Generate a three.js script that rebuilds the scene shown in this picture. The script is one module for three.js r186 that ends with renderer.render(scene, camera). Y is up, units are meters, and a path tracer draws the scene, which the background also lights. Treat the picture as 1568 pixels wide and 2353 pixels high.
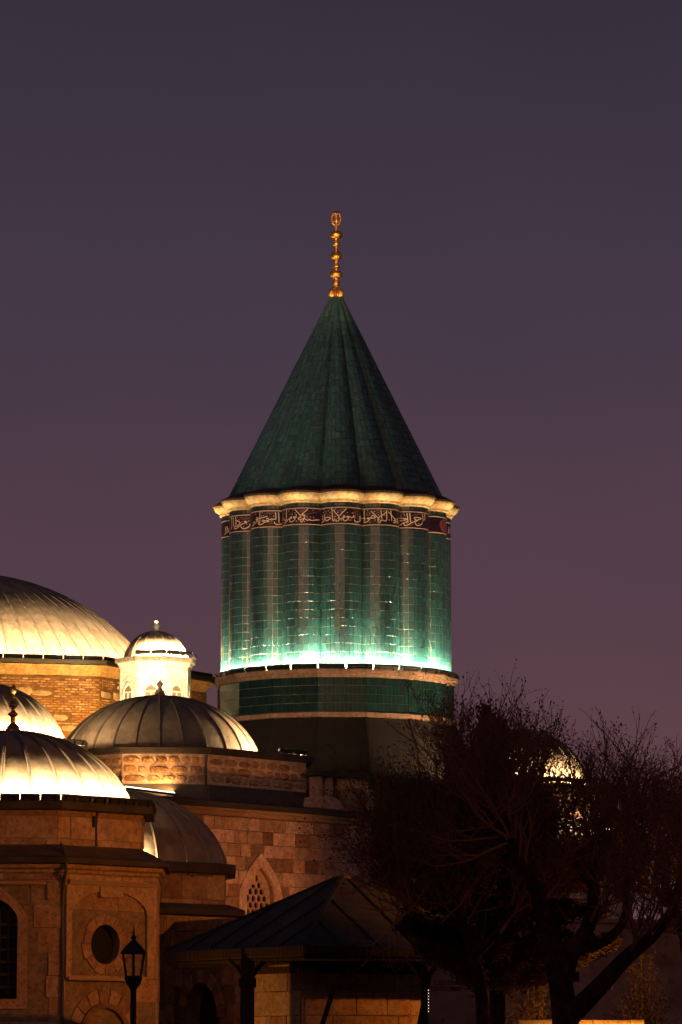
import * as THREE from 'three';
import { mergeGeometries, toCreasedNormals } from 'three/addons/utils/BufferGeometryUtils.js';
import { RectAreaLightUniformsLib } from 'three/addons/lights/RectAreaLightUniformsLib.js';

RectAreaLightUniformsLib.init();
const scene = new THREE.Scene();
const rad = THREE.MathUtils.degToRad;

// ---------------------------------------------------------------- camera
const FOCAL = 8777, PITCH = rad(8.2), EYE = 1.6;             // focal length in units of a 1568 x 2353 picture
const camera = new THREE.PerspectiveCamera(2 * THREE.MathUtils.radToDeg(Math.atan(1176.5 / FOCAL)), 682 / 1024, 0.5, 4000);
camera.position.set(0, EYE, 0);
camera.rotation.x = PITCH;

// ---------------------------------------------------------------- dusk sky
const SKY_STOPS = [[-90, .020, .011, .010], [0, .128, .057, .062], [4, .114, .053, .064], [7, .089, .048, .066], [11, .060, .040, .062], [16, .036, .029, .046], [30, .026, .023, .039], [90, .018, .017, .031]];
function skyColor(e) {
  let k = 1; while (k < SKY_STOPS.length - 1 && e > SKY_STOPS[k][0]) k++;
  const a = SKY_STOPS[k - 1], b = SKY_STOPS[k], t = THREE.MathUtils.smootherstep(e, a[0] - 1e-6, b[0]);
  const l = THREE.MathUtils.clamp((e - a[0]) / (b[0] - a[0]), 0, 1), s = 0.7 * l + 0.3 * t;
  return [1, 2, 3].map((i) => a[i] + (b[i] - a[i]) * s);
}
{
  const W = 2048, H = 1024, data = new Float32Array(W * H * 4);
  // thin uneven haze: slow ripples of a few per cent
  const haze = (a, e) => Math.sin(a * 19 + 2.1 * Math.sin(e * 23 + a * 7)) * .5 + Math.sin(a * 43 + e * 61 + 1.7 * Math.sin(a * 31)) * .3 + Math.sin(e * 97 + 2.4 * Math.sin(a * 53)) * .2;
  for (let j = 0; j < H; j++) {
    const e = ((j + 0.5) / H) * 180 - 90, c = skyColor(e);
    for (let i = 0; i < W; i++) { const h = haze(i / W * 2 * Math.PI, rad(e)); data.set([c[0] * (1 + .035 * h), c[1] * (1 + .030 * h), c[2] * (1 + .018 * h), 1], (j * W + i) * 4); }
  }
  const t = new THREE.DataTexture(data, W, H, THREE.RGBAFormat, THREE.FloatType);
  t.mapping = THREE.EquirectangularReflectionMapping; t.magFilter = THREE.LinearFilter; t.needsUpdate = true;
  scene.background = t; scene.environment = t;
}
// the last light of the sunset behind the photographer: broad, soft and weak
const sun = new THREE.DirectionalLight(new THREE.Color().setRGB(1, .46, .30), 0.44);
sun.position.set(-14, 18, 90); sun.target.position.set(0, 6, -80);
sun.castShadow = true; sun.shadow.radius = 85; sun.shadow.mapSize.set(2048, 2048);
Object.assign(sun.shadow.camera, { left: -40, right: 40, top: 40, bottom: -40, near: 1, far: 400 });
scene.add(sun, sun.target);

const renderer = new THREE.WebGLRenderer({ antialias: true });
renderer.toneMapping = THREE.LinearToneMapping;
renderer.toneMappingExposure = 1;
renderer.shadowMap.enabled = true;

// ---------------------------------------------------------------- helpers
function rng(seed) { let a = seed >>> 0; return () => { a = (a + 0x6D2B79F5) | 0; let t = Math.imul(a ^ (a >>> 15), 1 | a); t = (t + Math.imul(t ^ (t >>> 7), 61 | t)) ^ t; return ((t ^ (t >>> 14)) >>> 0) / 4294967296; }; }
const R0 = rng(7);
const rr = (a, b, r = R0) => a + (b - a) * r();
const pick = (list, r = R0) => list[Math.floor(r() * list.length)];
const V3 = (x, y, z) => new THREE.Vector3(x, y, z);
// the place that stands at (px, py) of the picture at the distance d in front of the eye
function at(px, py, d) {
  const x = (px - 784) / FOCAL, y = (1176.5 - py) / FOCAL, c = Math.cos(PITCH), s = Math.sin(PITCH);
  const wy = y * c + s, wz = -c + y * s, k = d / -wz;
  return V3(x * k, EYE + wy * k, -d);
}
const hgt = (py, d) => at(784, py, d).y;
const taken = new Map();
function numbered(n) { const k = taken.get(n) ?? 0; taken.set(n, k + 1); return k ? n + '_' + String(k).padStart(3, '0') : n; }
function info(o, label, category, group, kind) {
  if (label) o.userData.label = label;
  if (category) o.userData.category = category;
  if (group) o.userData.group = group;
  if (kind) o.userData.kind = kind;
  return o;
}
function thing(name, label, category, [x, y, z] = [0, 0, 0], turn = 0, group) {
  const o = new THREE.Group(); o.name = numbered(name); o.position.set(x, y, z); o.rotation.y = turn; scene.add(o);
  return info(o, label, category, group);
}
function part(name, geo, mat, parent) {
  const m = new THREE.Mesh(geo, mat); m.name = parent === scene ? numbered(name) : name; m.castShadow = m.receiveShadow = true; parent.add(m); return m;
}

// noise that repeats
function tileNoise(seed, n) { const r = rng(seed), g = Float32Array.from({ length: n * n }, r); return (x, y) => { x *= n; y *= n; const i = Math.floor(x), j = Math.floor(y); let u = x - i, v = y - j; u = u * u * (3 - 2 * u); v = v * v * (3 - 2 * v); const q = (a, b) => g[((b % n + n) % n) * n + ((a % n + n) % n)]; return (q(i, j) * (1 - u) + q(i + 1, j) * u) * (1 - v) + (q(i, j + 1) * (1 - u) + q(i + 1, j + 1) * u) * v; }; }
function fbm(seed, base, oct) { const ls = Array.from({ length: oct }, (_, k) => tileNoise(seed + k * 13, base << k)); return (x, y) => { let s = 0, w = 0.5, t = 0; for (const l of ls) { s += l(x, y) * w; t += w; w *= 0.55; } return s / t; }; }
function tex(size, fn, srgb = false) {
  const d = new Uint8Array(size * size * 4);
  for (let j = 0; j < size; j++) for (let i = 0; i < size; i++) { const c = fn(i / size, j / size); const o = (j * size + i) * 4; for (let k = 0; k < 3; k++) d[o + k] = Math.max(0, Math.min(255, 255 * (c.length ? c[k] : c))); d[o + 3] = 255; }
  const t = new THREE.DataTexture(d, size, size); t.wrapS = t.wrapT = THREE.RepeatWrapping; t.magFilter = THREE.LinearFilter; t.minFilter = THREE.LinearMipmapLinearFilter; t.generateMipmaps = true;
  if (srgb) t.colorSpace = THREE.SRGBColorSpace; t.needsUpdate = true; return t;
}
const sm = THREE.MathUtils.smoothstep;
const nA = fbm(11, 4, 6), nB = fbm(47, 16, 4), nC = fbm(91, 3, 5), nD = fbm(131, 32, 3);
const T = {
  stone: tex(512, (x, y) => { const a = nA(x, y), b = nB(x, y), pit = sm(nD(x, y), .66, .74); const v = .80 + .34 * (a - .5) + .26 * (b - .5) - .13 * pit; const st = sm(nC(x, y), .52, .72) * .10; return [v, v - st * .5, v - st]; }, true),
  stoneBump: tex(512, (x, y) => .5 + .5 * (nA(x, y) - .5) + .6 * (nB(x, y) - .5) - .5 * sm(nD(x, y), .64, .72)),
  lead: tex(512, (x, y) => { const a = nA(x, y), c = nC(x, y), b = nB(x * 1, y); const v = .80 + .26 * (a - .5) + .16 * (b - .5) - .10 * sm(c, .52, .68); return [v, v * .985, v * .96]; }, true),
  leadRough: tex(512, (x, y) => .56 + .5 * (nC(x, y) - .5) + .35 * (nB(x, y) - .5)),
  leadBump: tex(512, (x, y) => .5 + .8 * (nC(x, y) - .5) + .3 * (nA(x, y) - .5)),
  glaze: tex(512, (x, y) => { const a = nA(x, y), b = nB(x, y); const v = .72 + .55 * (a - .5) + .3 * (b - .5); return [v * (.9 + .2 * nC(x, y)), v, v * (.96 + .1 * b)]; }, true),
  glazeBump: tex(256, (x, y) => nC(x, y) * .6 + .4 * nA(x, y)),
  wood: tex(256, (x, y) => { const v = .55 + .5 * (nA(x, y * .25) - .5) + .15 * Math.sin(60 * x + 9 * nC(x, y)); return [v, v * .9, v * .8]; }, true),
  bark: tex(512, (x, y) => { const v = .5 + .7 * (nA(x * 2, y * .5) - .5) + .4 * (nB(x, y * .25) - .5); return [v, v * .9, v * .82]; }, true),
};
const col = (r, g, b) => new THREE.Color().setRGB(r, g, b);
const std = (r, g, b, o = {}) => new THREE.MeshStandardMaterial({ color: col(r, g, b), roughness: .9, ...o });
const stoneMat = (r, g, b, o = {}) => std(r, g, b, { map: T.stone, bumpMap: T.stoneBump, bumpScale: .012, roughness: .92, ...o });
const M = {
  stone: [stoneMat(.88, .62, .46), stoneMat(.78, .52, .37), stoneMat(.98, .68, .52), stoneMat(.66, .43, .30), stoneMat(.92, .58, .44)],
  stoneDark: [stoneMat(.34, .20, .13), stoneMat(.46, .26, .16)],
  shadedLead: stoneMat(.034, .021, .016),  // unlit lead of the pedestal: its darkness is put into this colour
  backing: stoneMat(.40, .27, .17),
  sandstone: [stoneMat(.72, .46, .27), stoneMat(.64, .40, .23), stoneMat(.78, .52, .31), stoneMat(.56, .34, .19)],
  rubble: [stoneMat(.78, .46, .22, { bumpScale: .03 }), stoneMat(.66, .37, .17, { bumpScale: .03 }), stoneMat(.86, .55, .28, { bumpScale: .03 }), stoneMat(.55, .30, .14, { bumpScale: .03 })],
  mortar: stoneMat(.92, .70, .58, { bumpScale: .02 }),
  brick: [stoneMat(.78, .46, .24), stoneMat(.92, .64, .38), stoneMat(.66, .34, .16), stoneMat(.56, .28, .13), stoneMat(.70, .38, .18)],
  brickMortar: stoneMat(.34, .18, .08),
  plaster: stoneMat(.96, .88, .70, { bumpScale: .006 }),
  cornice: stoneMat(1.0, .66, .31, { bumpScale: .006 }),
  marble: stoneMat(.72, .43, .30, { bumpScale: .006 }),
  lead: [0, 1, 2].map((k) => std(.30 + .03 * k, .235 + .025 * k, .185 + .02 * k, { map: T.lead, roughness: .8, roughnessMap: T.leadRough, metalness: .2, bumpMap: T.leadBump, bumpScale: .02 })),
  rib: std(.30, .24, .19, { map: T.lead, roughness: .45, metalness: .6 }),
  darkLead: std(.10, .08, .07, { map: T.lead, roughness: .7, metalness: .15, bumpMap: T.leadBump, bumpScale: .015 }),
  roofTin: std(.13, .105, .09, { map: T.lead, roughness: .55, metalness: .15, bumpMap: T.leadBump, bumpScale: .02 }),
  kioskRoof: std(.055, .044, .038, { map: T.lead, roughness: .75, bumpMap: T.leadBump, bumpScale: .02 }),
  housing: std(.035, .03, .03, { roughness: .5, metalness: .4 }),
  gold: std(1.0, .56, .16, { roughness: .40, metalness: 1 }),
  darkGold: std(.55, .27, .10, { roughness: .3, metalness: 1 }),
  iron: std(.035, .03, .03, { roughness: .6, metalness: .4 }),
  void: std(.012, .009, .008, { roughness: .9 }),  // near-black, stands in for the darkness inside openings
  wood: std(.16, .085, .05, { map: T.wood, roughness: .8 }),
  bark: std(.26, .12, .075, { map: T.bark, bumpMap: T.bark, bumpScale: .02, roughness: 1 }),
  twig: std(.36, .15, .08, { roughness: 1 }),
  glass: new THREE.MeshPhysicalMaterial({ color: col(.9, .9, .9), roughness: .08, transmission: 1, thickness: 0, ior: 1.5 }),
  darkGlass: new THREE.MeshPhysicalMaterial({ color: col(.015, .011, .009), roughness: .45, specularIntensity: .35 }),
};
const glow = (r, g, b, k) => new THREE.MeshStandardMaterial({ color: col(.9, .85, .75), emissive: col(r, g, b), emissiveIntensity: k, roughness: .6 });
const WARM = [1, .70, .35], AMBER = [1, .42, .08], COOL = [1, .87, .54];

// --- geometry
// rings: lists of [x, y, z] with the same length, from low to high; faces look outwards
function loft(rings, { closed = true, top = false, bottom = false, crease = 0, uvScale = 1 } = {}) {
  const P = [], U = [], n = rings[0].length, m = closed ? n : n - 1;
  const push = (a, b, c, ua, ub, uc) => { P.push(...a, ...b, ...c); U.push(...ua, ...ub, ...uc); };
  const acc = [0]; for (let i = 0; i < m; i++) { const a = rings[0][i], b = rings[0][(i + 1) % n]; acc.push(acc[i] + Math.hypot(a[0] - b[0], a[2] - b[2])); }
  let v = 0;
  for (let k = 0; k + 1 < rings.length; k++) {
    const A = rings[k], B = rings[k + 1], dv = Math.hypot(A[0][0] - B[0][0], A[0][1] - B[0][1], A[0][2] - B[0][2]) || .01;
    for (let i = 0; i < m; i++) {
      const j = (i + 1) % n, u0 = acc[i] * uvScale, u1 = acc[i + 1] * uvScale, v0 = v * uvScale, v1 = (v + dv) * uvScale;
      push(A[i], A[j], B[j], [u0, v0], [u1, v0], [u1, v1]); push(A[i], B[j], B[i], [u0, v0], [u1, v1], [u0, v1]);
    }
    v += dv;
  }
  const cap = (r, up) => { const c = [0, 1, 2].map((q) => r.reduce((s, p) => s + p[q], 0) / n); for (let i = 0; i < n; i++) { const a = r[i], b = r[(i + 1) % n], w = (p) => [p[0], p[2]]; up ? push(a, b, c, w(a), w(b), w(c)) : push(b, a, c, w(b), w(a), w(c)); } };
  if (top) cap(rings[rings.length - 1], true);
  if (bottom) cap(rings[0], false);
  const g = new THREE.BufferGeometry();
  g.setAttribute('position', new THREE.Float32BufferAttribute(P, 3)); g.setAttribute('uv', new THREE.Float32BufferAttribute(U, 2)); g.computeVertexNormals();
  return crease ? toCreasedNormals(g, crease) : g;
}
// plan polygons run from left over the front to the right (counter-clockwise seen from above)
const ngon = (n, rc, a0) => Array.from({ length: n }, (_, i) => { const a = rad(a0) + (i / n) * 2 * Math.PI; return [rc * Math.sin(a), rc * Math.cos(a)]; });
const ringOf = (poly, y, k = 1) => poly.map(([x, z]) => [x * k, y, z * k]);
const prism = (poly, y0, y1, o = {}) => loft([ringOf(poly, y0), ringOf(poly, y1)], { top: true, bottom: true, ...o });
// a stepped moulding round a plan: list of [y, scale]
const moulding = (poly, list, o = {}) => loft(list.map(([y, k]) => ringOf(poly, y, k)), { top: true, bottom: true, ...o });
const box = (w, h, d, x = 0, y = 0, z = 0) => { const g = new THREE.BoxGeometry(w, h, d); g.translate(x, y, z); return g; };
function beam(a, b, w, h = w) { const d = b.clone().sub(a), l = d.length(), g = new THREE.BoxGeometry(w, h, l); g.lookAt(d); g.translate((a.x + b.x) / 2, (a.y + b.y) / 2, (a.z + b.z) / 2); return g; }
const tube = (pts, r, seg = 12, rs = 6, closed = false) => new THREE.TubeGeometry(new THREE.CatmullRomCurve3(pts, closed), seg, r, rs, closed);
// a block with bevelled front edges: x along the wall, y up, z out; the origin at its lower left on the wall plane
function blockGeo(x0, y0, w, h, depth, bev, r = R0, jit = .004) {
  const j = () => (r() - .5) * 2 * jit, f = depth + j() * 1.5;
  const F = [[x0 + bev + j(), y0 + bev + j()], [x0 + w - bev + j(), y0 + bev + j()], [x0 + w - bev + j(), y0 + h - bev + j()], [x0 + bev + j(), y0 + h - bev + j()]].map(([x, y]) => [x, y, f + j()]);
  const O = [[x0, y0], [x0 + w, y0], [x0 + w, y0 + h], [x0, y0 + h]].map(([x, y]) => [x + j(), y + j(), depth - bev]);
  const B = O.map(([x, y]) => [x, y, -.02]), P = [], U = [], ou = r() * 7, ov = r() * 7;
  const q = (a, b, c, d) => { for (const p of [a, b, c, a, c, d]) { P.push(...p); U.push(p[0] * .8 + p[2] + ou, p[1] * .8 + p[2] + ov); } };
  q(...F); for (let i = 0; i < 4; i++) { const k = (i + 1) % 4; q(O[i], O[k], F[k], F[i]); q(B[i], B[k], O[k], O[i]); }
  const g = new THREE.BufferGeometry(); g.setAttribute('position', new THREE.Float32BufferAttribute(P, 3)); g.setAttribute('uv', new THREE.Float32BufferAttribute(U, 2)); g.computeVertexNormals(); return g;
}
// a rounded field stone
function rubbleGeo(cx, cy, w, h, depth, r = R0) {
  const n = 9, rim = [], mid = []; const P = [], U = [], ou = r() * 5;
  for (let i = 0; i < n; i++) { const a = (i / n) * 2 * Math.PI + .35, e = 4, k = 1 / Math.pow(Math.abs(Math.cos(a)) ** e + Math.abs(Math.sin(a)) ** e, 1 / e), s = rr(.88, 1.04, r); rim.push([cx + Math.cos(a) * k * s * w / 2, cy + Math.sin(a) * k * s * h / 2, 0]); mid.push([cx + Math.cos(a) * k * s * w * .40, cy + Math.sin(a) * k * s * h * .38, depth * rr(.8, 1.1, r)]); }
  const c = [cx, cy, depth * rr(.95, 1.25, r)], t = (...ps) => { for (const p of ps) { P.push(...p); U.push(p[0] + ou, p[1] + p[2]); } };
  for (let i = 0; i < n; i++) { const k = (i + 1) % n; t(rim[i], rim[k], mid[k]); t(rim[i], mid[k], mid[i]); t(mid[i], mid[k], c); }
  const g = new THREE.BufferGeometry(); g.setAttribute('position', new THREE.Float32BufferAttribute(P, 3)); g.setAttribute('uv', new THREE.Float32BufferAttribute(U, 2)); g.computeVertexNormals(); return toCreasedNormals(g, .9);
}
// a frame on a wall: local x along the wall from p0 to p1, z outwards
function faceFrame([x0, z0], [x1, z1], y0 = 0) { const l = Math.hypot(x1 - x0, z1 - z0), m = new THREE.Matrix4().makeRotationY(Math.atan2(-(z1 - z0), x1 - x0)).setPosition(x0, y0, z0); return { m, l }; }
function onFace(mesh, m) { mesh.applyMatrix4(m); return mesh; }
// courses of ashlar on a face; skip(x0, y0, x1, y1) leaves blocks out
function ashlar(parent, name, p0, p1, ys, wMin, wMax, mats, { skip, from = 0, to, depth = .03, gap = .012, r = R0, darkShare = 0, dark } = {}) {
  const { m, l } = faceFrame(p0, p1), end = to ?? l;
  for (let k = 0; k + 1 < ys.length; k++) {
    let x = from - r() * wMax * .7;
    while (x < end - .02) {
      const w = rr(wMin, wMax, r), a = Math.max(x, from), b = Math.min(x + w, end);
      x += w;
      if (b - a < .06) continue;
      if (skip && skip(a, ys[k], b, ys[k + 1])) continue;
      const mat = dark && r() < darkShare ? pick(dark, r) : pick(mats, r);
      onFace(part(name, blockGeo(a + gap / 2, ys[k] + gap / 2, b - a - gap, ys[k + 1] - ys[k] - gap, depth + rr(-.006, .008, r), .010, r), mat, parent), m);
    }
  }
}
const courses = (y0, y1, hMin, hMax, r = R0) => { const o = [y0]; while (o[o.length - 1] + hMin < y1) o.push(Math.min(y1, o[o.length - 1] + rr(hMin, hMax, r))); if (y1 - o[o.length - 1] > .02) o.push(y1); return o; };

// --- a lead-covered dome: shell > sheets, seam ribs
function dome(parent, { y, R, rise, gores, tiers = 1, mats = M.lead, cap = false, rot = 0, lip = .006, ribR = .034 }) {
  const prof = cap
    ? (() => { const rho = (R * R + rise * rise) / (2 * rise), tm = Math.asin(Math.min(1, R / rho)), big = rise > R ? Math.PI - tm : tm; return (t) => { const a = big * (1 - t); return [rho * Math.sin(a), y + rise - rho + rho * Math.cos(a)]; }; })()
    : (t) => { const a = t * Math.PI / 2; return [R * Math.cos(a), y + rise * Math.sin(a)]; };
  const lathe = []; for (let i = 0; i <= 20; i++) { const [r, h] = prof(i / 20); lathe.push(new THREE.Vector2(Math.max(.001, r - .03), h - .03)); }
  const shell = part('dome', new THREE.LatheGeometry(lathe, 48), M.darkLead, parent);
  const r = rng(gores * 31 + Math.round(R * 100));
  const norm = (t) => { const [r0, h0] = prof(Math.max(0, t - .01)), [r1, h1] = prof(Math.min(1, t + .01)); const dx = h1 - h0, dy = r0 - r1, l = Math.hypot(dx, dy) || 1; return [dx / l, dy / l]; };
  for (let g = 0; g < gores; g++) for (let q = 0; q < tiers; q++) {
    const a0 = rot + (g / gores) * 2 * Math.PI, a1 = rot + ((g + 1) / gores) * 2 * Math.PI, t0 = q / tiers, t1 = Math.min(.985, (q + 1) / tiers + .004), nu = 3, nv = Math.max(5, Math.round(14 / tiers));
    const P = [], U = [], N = [], I = [], ou = r() * 3, ov = r() * 3, tilt = rr(-.012, .012, r), tl2 = rr(-.02, .02, r);
    for (let j = 0; j <= nv; j++) for (let i = 0; i <= nu; i++) {
      const t = t0 + (t1 - t0) * j / nv, a = a0 + (a1 - a0) * i / nu, [rd, h] = prof(t), [nr, ny] = norm(t), off = lip * (1 - j / nv) + .002;
      P.push((rd + nr * off) * Math.sin(a), h + ny * off, (rd + nr * off) * Math.cos(a));
      const b = a + tl2 * (i / nu - .5) * .6 + tilt * .3, n2 = ny + tilt * (1 - t); const l = Math.hypot(nr, n2); N.push(nr / l * Math.sin(b), n2 / l, nr / l * Math.cos(b));
      U.push((a - a0) * R * .8 + ou, t * (rise + R) * .55 + ov);
    }
    for (let j = 0; j < nv; j++) for (let i = 0; i < nu; i++) { const k = j * (nu + 1) + i; I.push(k, k + 1, k + nu + 2, k, k + nu + 2, k + nu + 1); }
    const geo = new THREE.BufferGeometry(); geo.setAttribute('position', new THREE.Float32BufferAttribute(P, 3)); geo.setAttribute('normal', new THREE.Float32BufferAttribute(N, 3)); geo.setAttribute('uv', new THREE.Float32BufferAttribute(U, 2)); geo.setIndex(I);
    part('lead_sheet', geo, pick(mats, r), shell);
  }
  const rib = [];
  for (let j = 0; j <= 14; j++) { const t = j / 14 * .975, [rd, h] = prof(t), [nr, ny] = norm(t), w = Math.min(ribR, Math.PI * rd / gores * .8); rib.push([0, 1, 2, 3, 4].map((k) => { const b = (k / 4) * Math.PI, s = Math.cos(b) * w, o = Math.sin(b) * w * 1.3; return [s, h + ny * o, rd + nr * o]; })); }
  const rg = loft(rib, { closed: false, crease: 1.2 });
  for (let g = 0; g < gores; g++) part('seam_rib', rg, M.rib, shell).rotation.y = rot + (g / gores) * 2 * Math.PI;
  return shell;
}
// --- turned finial from a list of [y, radius]
const turned = (list, seg = 20) => { const c = new THREE.SplineCurve(list.map(([y, r]) => new THREE.Vector2(Math.max(r, .0005), y))); return new THREE.LatheGeometry(c.getPoints(list.length * 5), seg); };

// --- a light bar: a dark housing that lies on an eave and throws light away from the viewer onto the dome or wall
const barGeo = new Map();
function lightBar(pos, dir, len, L, color, label, group, { h = .07, name = 'light_bar', glowK = 1.3 } = {}) {
  // dir: where the light goes; the bar's length lies level and across it
  const o = thing(name, label, 'light bar', [pos.x, pos.y, pos.z], 0, group);
  const level = V3(dir.x, 0, dir.z).normalize(), z = dir.clone().normalize(), x = V3(0, 1, 0).cross(level.lengthSq() ? level : V3(0, 0, 1)).normalize(), y = z.clone().cross(x).normalize();
  o.quaternion.setFromRotationMatrix(new THREE.Matrix4().makeBasis(x, y, z));
  const key = len.toFixed(2) + h;
  if (!barGeo.has(key)) barGeo.set(key, [mergeGeometries([box(len, h * 1.5, .05, 0, 0, -.03), box(len, .014, .07, 0, h * .75 + .003, .0), box(.02, h * 1.7, .1, -len * .3, -h * .3, -.04), box(.02, h * 1.7, .1, len * .3, -h * .3, -.04)]), box(len * .985, h * .8, .02, 0, 0, .008)]);
  const [a, b] = barGeo.get(key);
  part('housing', a, M.housing, o); part('lens', b, glow(...color, glowK), o);
  const l = new THREE.RectAreaLight(col(...color), L, len * .97, h);
  l.position.copy(z).multiplyScalar(.03).add(o.position); l.lookAt(l.position.clone().add(z)); scene.add(l);
  return o;
}
function unseen_floodlight(pos, target, I, color, angle, label, { pen = .5, size = .22, r = 6 } = {}) {
  const o = thing('unseen_floodlight', label, 'unseen_floodlight', [pos.x, pos.y, pos.z]);
  const d = target.clone().sub(pos).normalize(); o.lookAt(target);
  part('housing', mergeGeometries([box(size * 1.4, size, .1, 0, 0, -.06), box(size * 1.5, .02, .16, 0, size * .55, -.02)]), M.housing, o);
  part('lens', box(size * 1.25, size * .85, .02, 0, 0, 0), glow(...color, 4), o);
  part('bracket', mergeGeometries([box(.03, size * 1.5, .03, -size * .78, -size * .4, -.06), box(.03, size * 1.5, .03, size * .78, -size * .4, -.06), box(size * 1.6, .03, .06, 0, -size * 1.15, -.06)]), M.housing, o);
  const l = new THREE.SpotLight(col(...color), I, 0, angle, pen, 2);
  l.position.copy(pos).addScaledVector(d, .06); l.target.position.copy(target); l.castShadow = true; l.shadow.radius = r; scene.add(l, l.target);
  return o;
}

// ================================================================ ground
{
  const g = new THREE.CircleGeometry(3000, 64); g.rotateX(-Math.PI / 2);
  const uv = g.attributes.uv; for (let i = 0; i < uv.count; i++) uv.setXY(i, uv.getX(i) * 3000, uv.getY(i) * 3000);
  info(part('ground', g, stoneMat(.16, .13, .11), scene), 'dark paved ground of the courtyard', 'ground', null, 'structure');
}

// ================================================================ the green tower
const TD = 110, TK = (at(873, 1400, TD).x - at(773, 1400, TD).x) / 100, TX = at(773, 1400, TD).x;
const ty = (py) => hgt(py, TD);
const tower = thing('tiled_tower', 'tall lobed tower covered in green tiles with a conical roof', 'tower', [TX, 0, -TD]);
const V0 = -8.3, STEP = 22.5, ARC_C = 215.1 * TK, ARC_R = 49.9 * TK, HALF = 68.4;
function lobePt(k, b, inset = 0, s = 1) { const ac = rad(V0 + STEP * (k + .5)), a = ac + rad(b), r = ARC_R - inset; return [(ARC_C * Math.sin(ac) + r * Math.sin(a)) * s, (ARC_C * Math.cos(ac) + r * Math.cos(a)) * s]; }
const lobePlan = (n, s = 1) => { const o = []; for (let k = 0; k < 16; k++) for (let i = 0; i < n; i++) o.push(lobePt(k, -HALF + (2 * HALF * i) / n, 0, s)); return o; };
const glaze = (r, g, b, ior = 2.05, rough = .30) => new THREE.MeshPhysicalMaterial({ color: col(r, g, b), map: T.glaze, roughness: rough, ior, bumpMap: T.glazeBump, bumpScale: .004 });
const TILE = [glaze(.020, .108, .098), glaze(.018, .100, .094), glaze(.024, .120, .108), glaze(.022, .094, .082), glaze(.030, .112, .110), glaze(.028, .082, .074)];
const ROOF_TILE = [glaze(.080, .200, .205, 1.7, .42), glaze(.074, .184, .190, 1.7, .42), glaze(.090, .222, .222, 1.7, .42), glaze(.084, .188, .182, 1.7, .42)];
const RING_TILE = [glaze(.018, .075, .075, 1.5, .42), glaze(.016, .068, .072, 1.5, .42), glaze(.020, .086, .082, 1.5, .42), glaze(.022, .070, .064, 1.5, .42)];
for (const m of RING_TILE) m.specularIntensity = .45; // duller glaze, set to weaken reflections of the lit dome
const GROUT = stoneMat(.82, .74, .46, { bumpScale: .002 }), GROUT_DIM = stoneMat(.62, .56, .42, { bumpScale: .002 });
// a tile on four corners (counter-clockwise from outside, lower left first)
function quadTile(c, t, gap, r) {
  const C = c.map((p) => V3(...p)), mid = C.reduce((s, p) => s.add(p), V3(0, 0, 0)).multiplyScalar(.25);
  const n = C[1].clone().sub(C[0]).cross(C[3].clone().sub(C[0])).normalize();
    const sh = (p, g) => { const d = mid.clone().sub(p), l = d.length(); return p.clone().addScaledVector(d, Math.min(.45, g / l)); };
  const e1 = C[1].clone().sub(C[0]).normalize(), e2 = C[3].clone().sub(C[0]).normalize(), k1 = (r() - .5) * .07, k2 = (r() - .5) * .05;
  const F = C.map((p) => { const q = sh(p, gap + .004).addScaledVector(n, t), k = q.clone().sub(mid); return q.addScaledVector(n, k.dot(e1) * k1 + k.dot(e2) * k2); }), S = C.map((p) => sh(p, gap).addScaledVector(n, t * .55)), B = C.map((p) => sh(p, gap).addScaledVector(n, -.01));
  const P = [], U = [], ou = r() * 4, ov = r() * 4, q = (a, b, d, e, s = 1) => { [a, b, d, a, d, e].forEach((p, i) => { P.push(p.x, p.y, p.z); const w = [[0, 0], [1, 0], [1, 1], [0, 0], [1, 1], [0, 1]][i]; U.push(ou + w[0] * .12 * s, ov + w[1] * .2 * s); }); };
  q(...F); for (let i = 0; i < 4; i++) { const k = (i + 1) % 4; q(S[i], S[k], F[k], F[i], .2); q(B[i], B[k], S[k], S[i], .2); }
  const g = new THREE.BufferGeometry(); g.setAttribute('position', new THREE.Float32BufferAttribute(P, 3)); g.setAttribute('uv', new THREE.Float32BufferAttribute(U, 2)); g.computeVertexNormals(); return g;
}
// tiles: { c, face, mat }; the 300 that face the viewer most are parts, the rest one field
function layTiles(parent, name, tiles, mats, most, gap = .006, t = .008) {
  const r = rng(tiles.length), order = tiles.map((x, i) => i).sort((a, b) => tiles[b].face - tiles[a].face), own = new Set(order.slice(0, most)), rest = mats.map(() => []);
  tiles.forEach((x, i) => { const k = Math.floor(r() * mats.length), g = quadTile(x.c, t, gap, r); if (own.has(i)) part(name, g, mats[k], parent); else rest[k].push(g); });
  const used = rest.map((l, k) => [l, k]).filter(([l]) => l.length);
  if (used.length) info(part(name + '_field', mergeGeometries(used.map(([l]) => mergeGeometries(l)), true), used.map(([, k]) => mats[k]), parent), null, null, null, 'stuff');
}
const Y = { ring0: ty(1672), ring1: ty(1659), ring2: ty(1581), ledge: ty(1564), drum0: ty(1563), band0: ty(1243), band1: ty(1199), corn0: ty(1192), corn1: ty(1170), lip: ty(1154), cone0: ty(1152), cone1: ty(683) };
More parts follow.
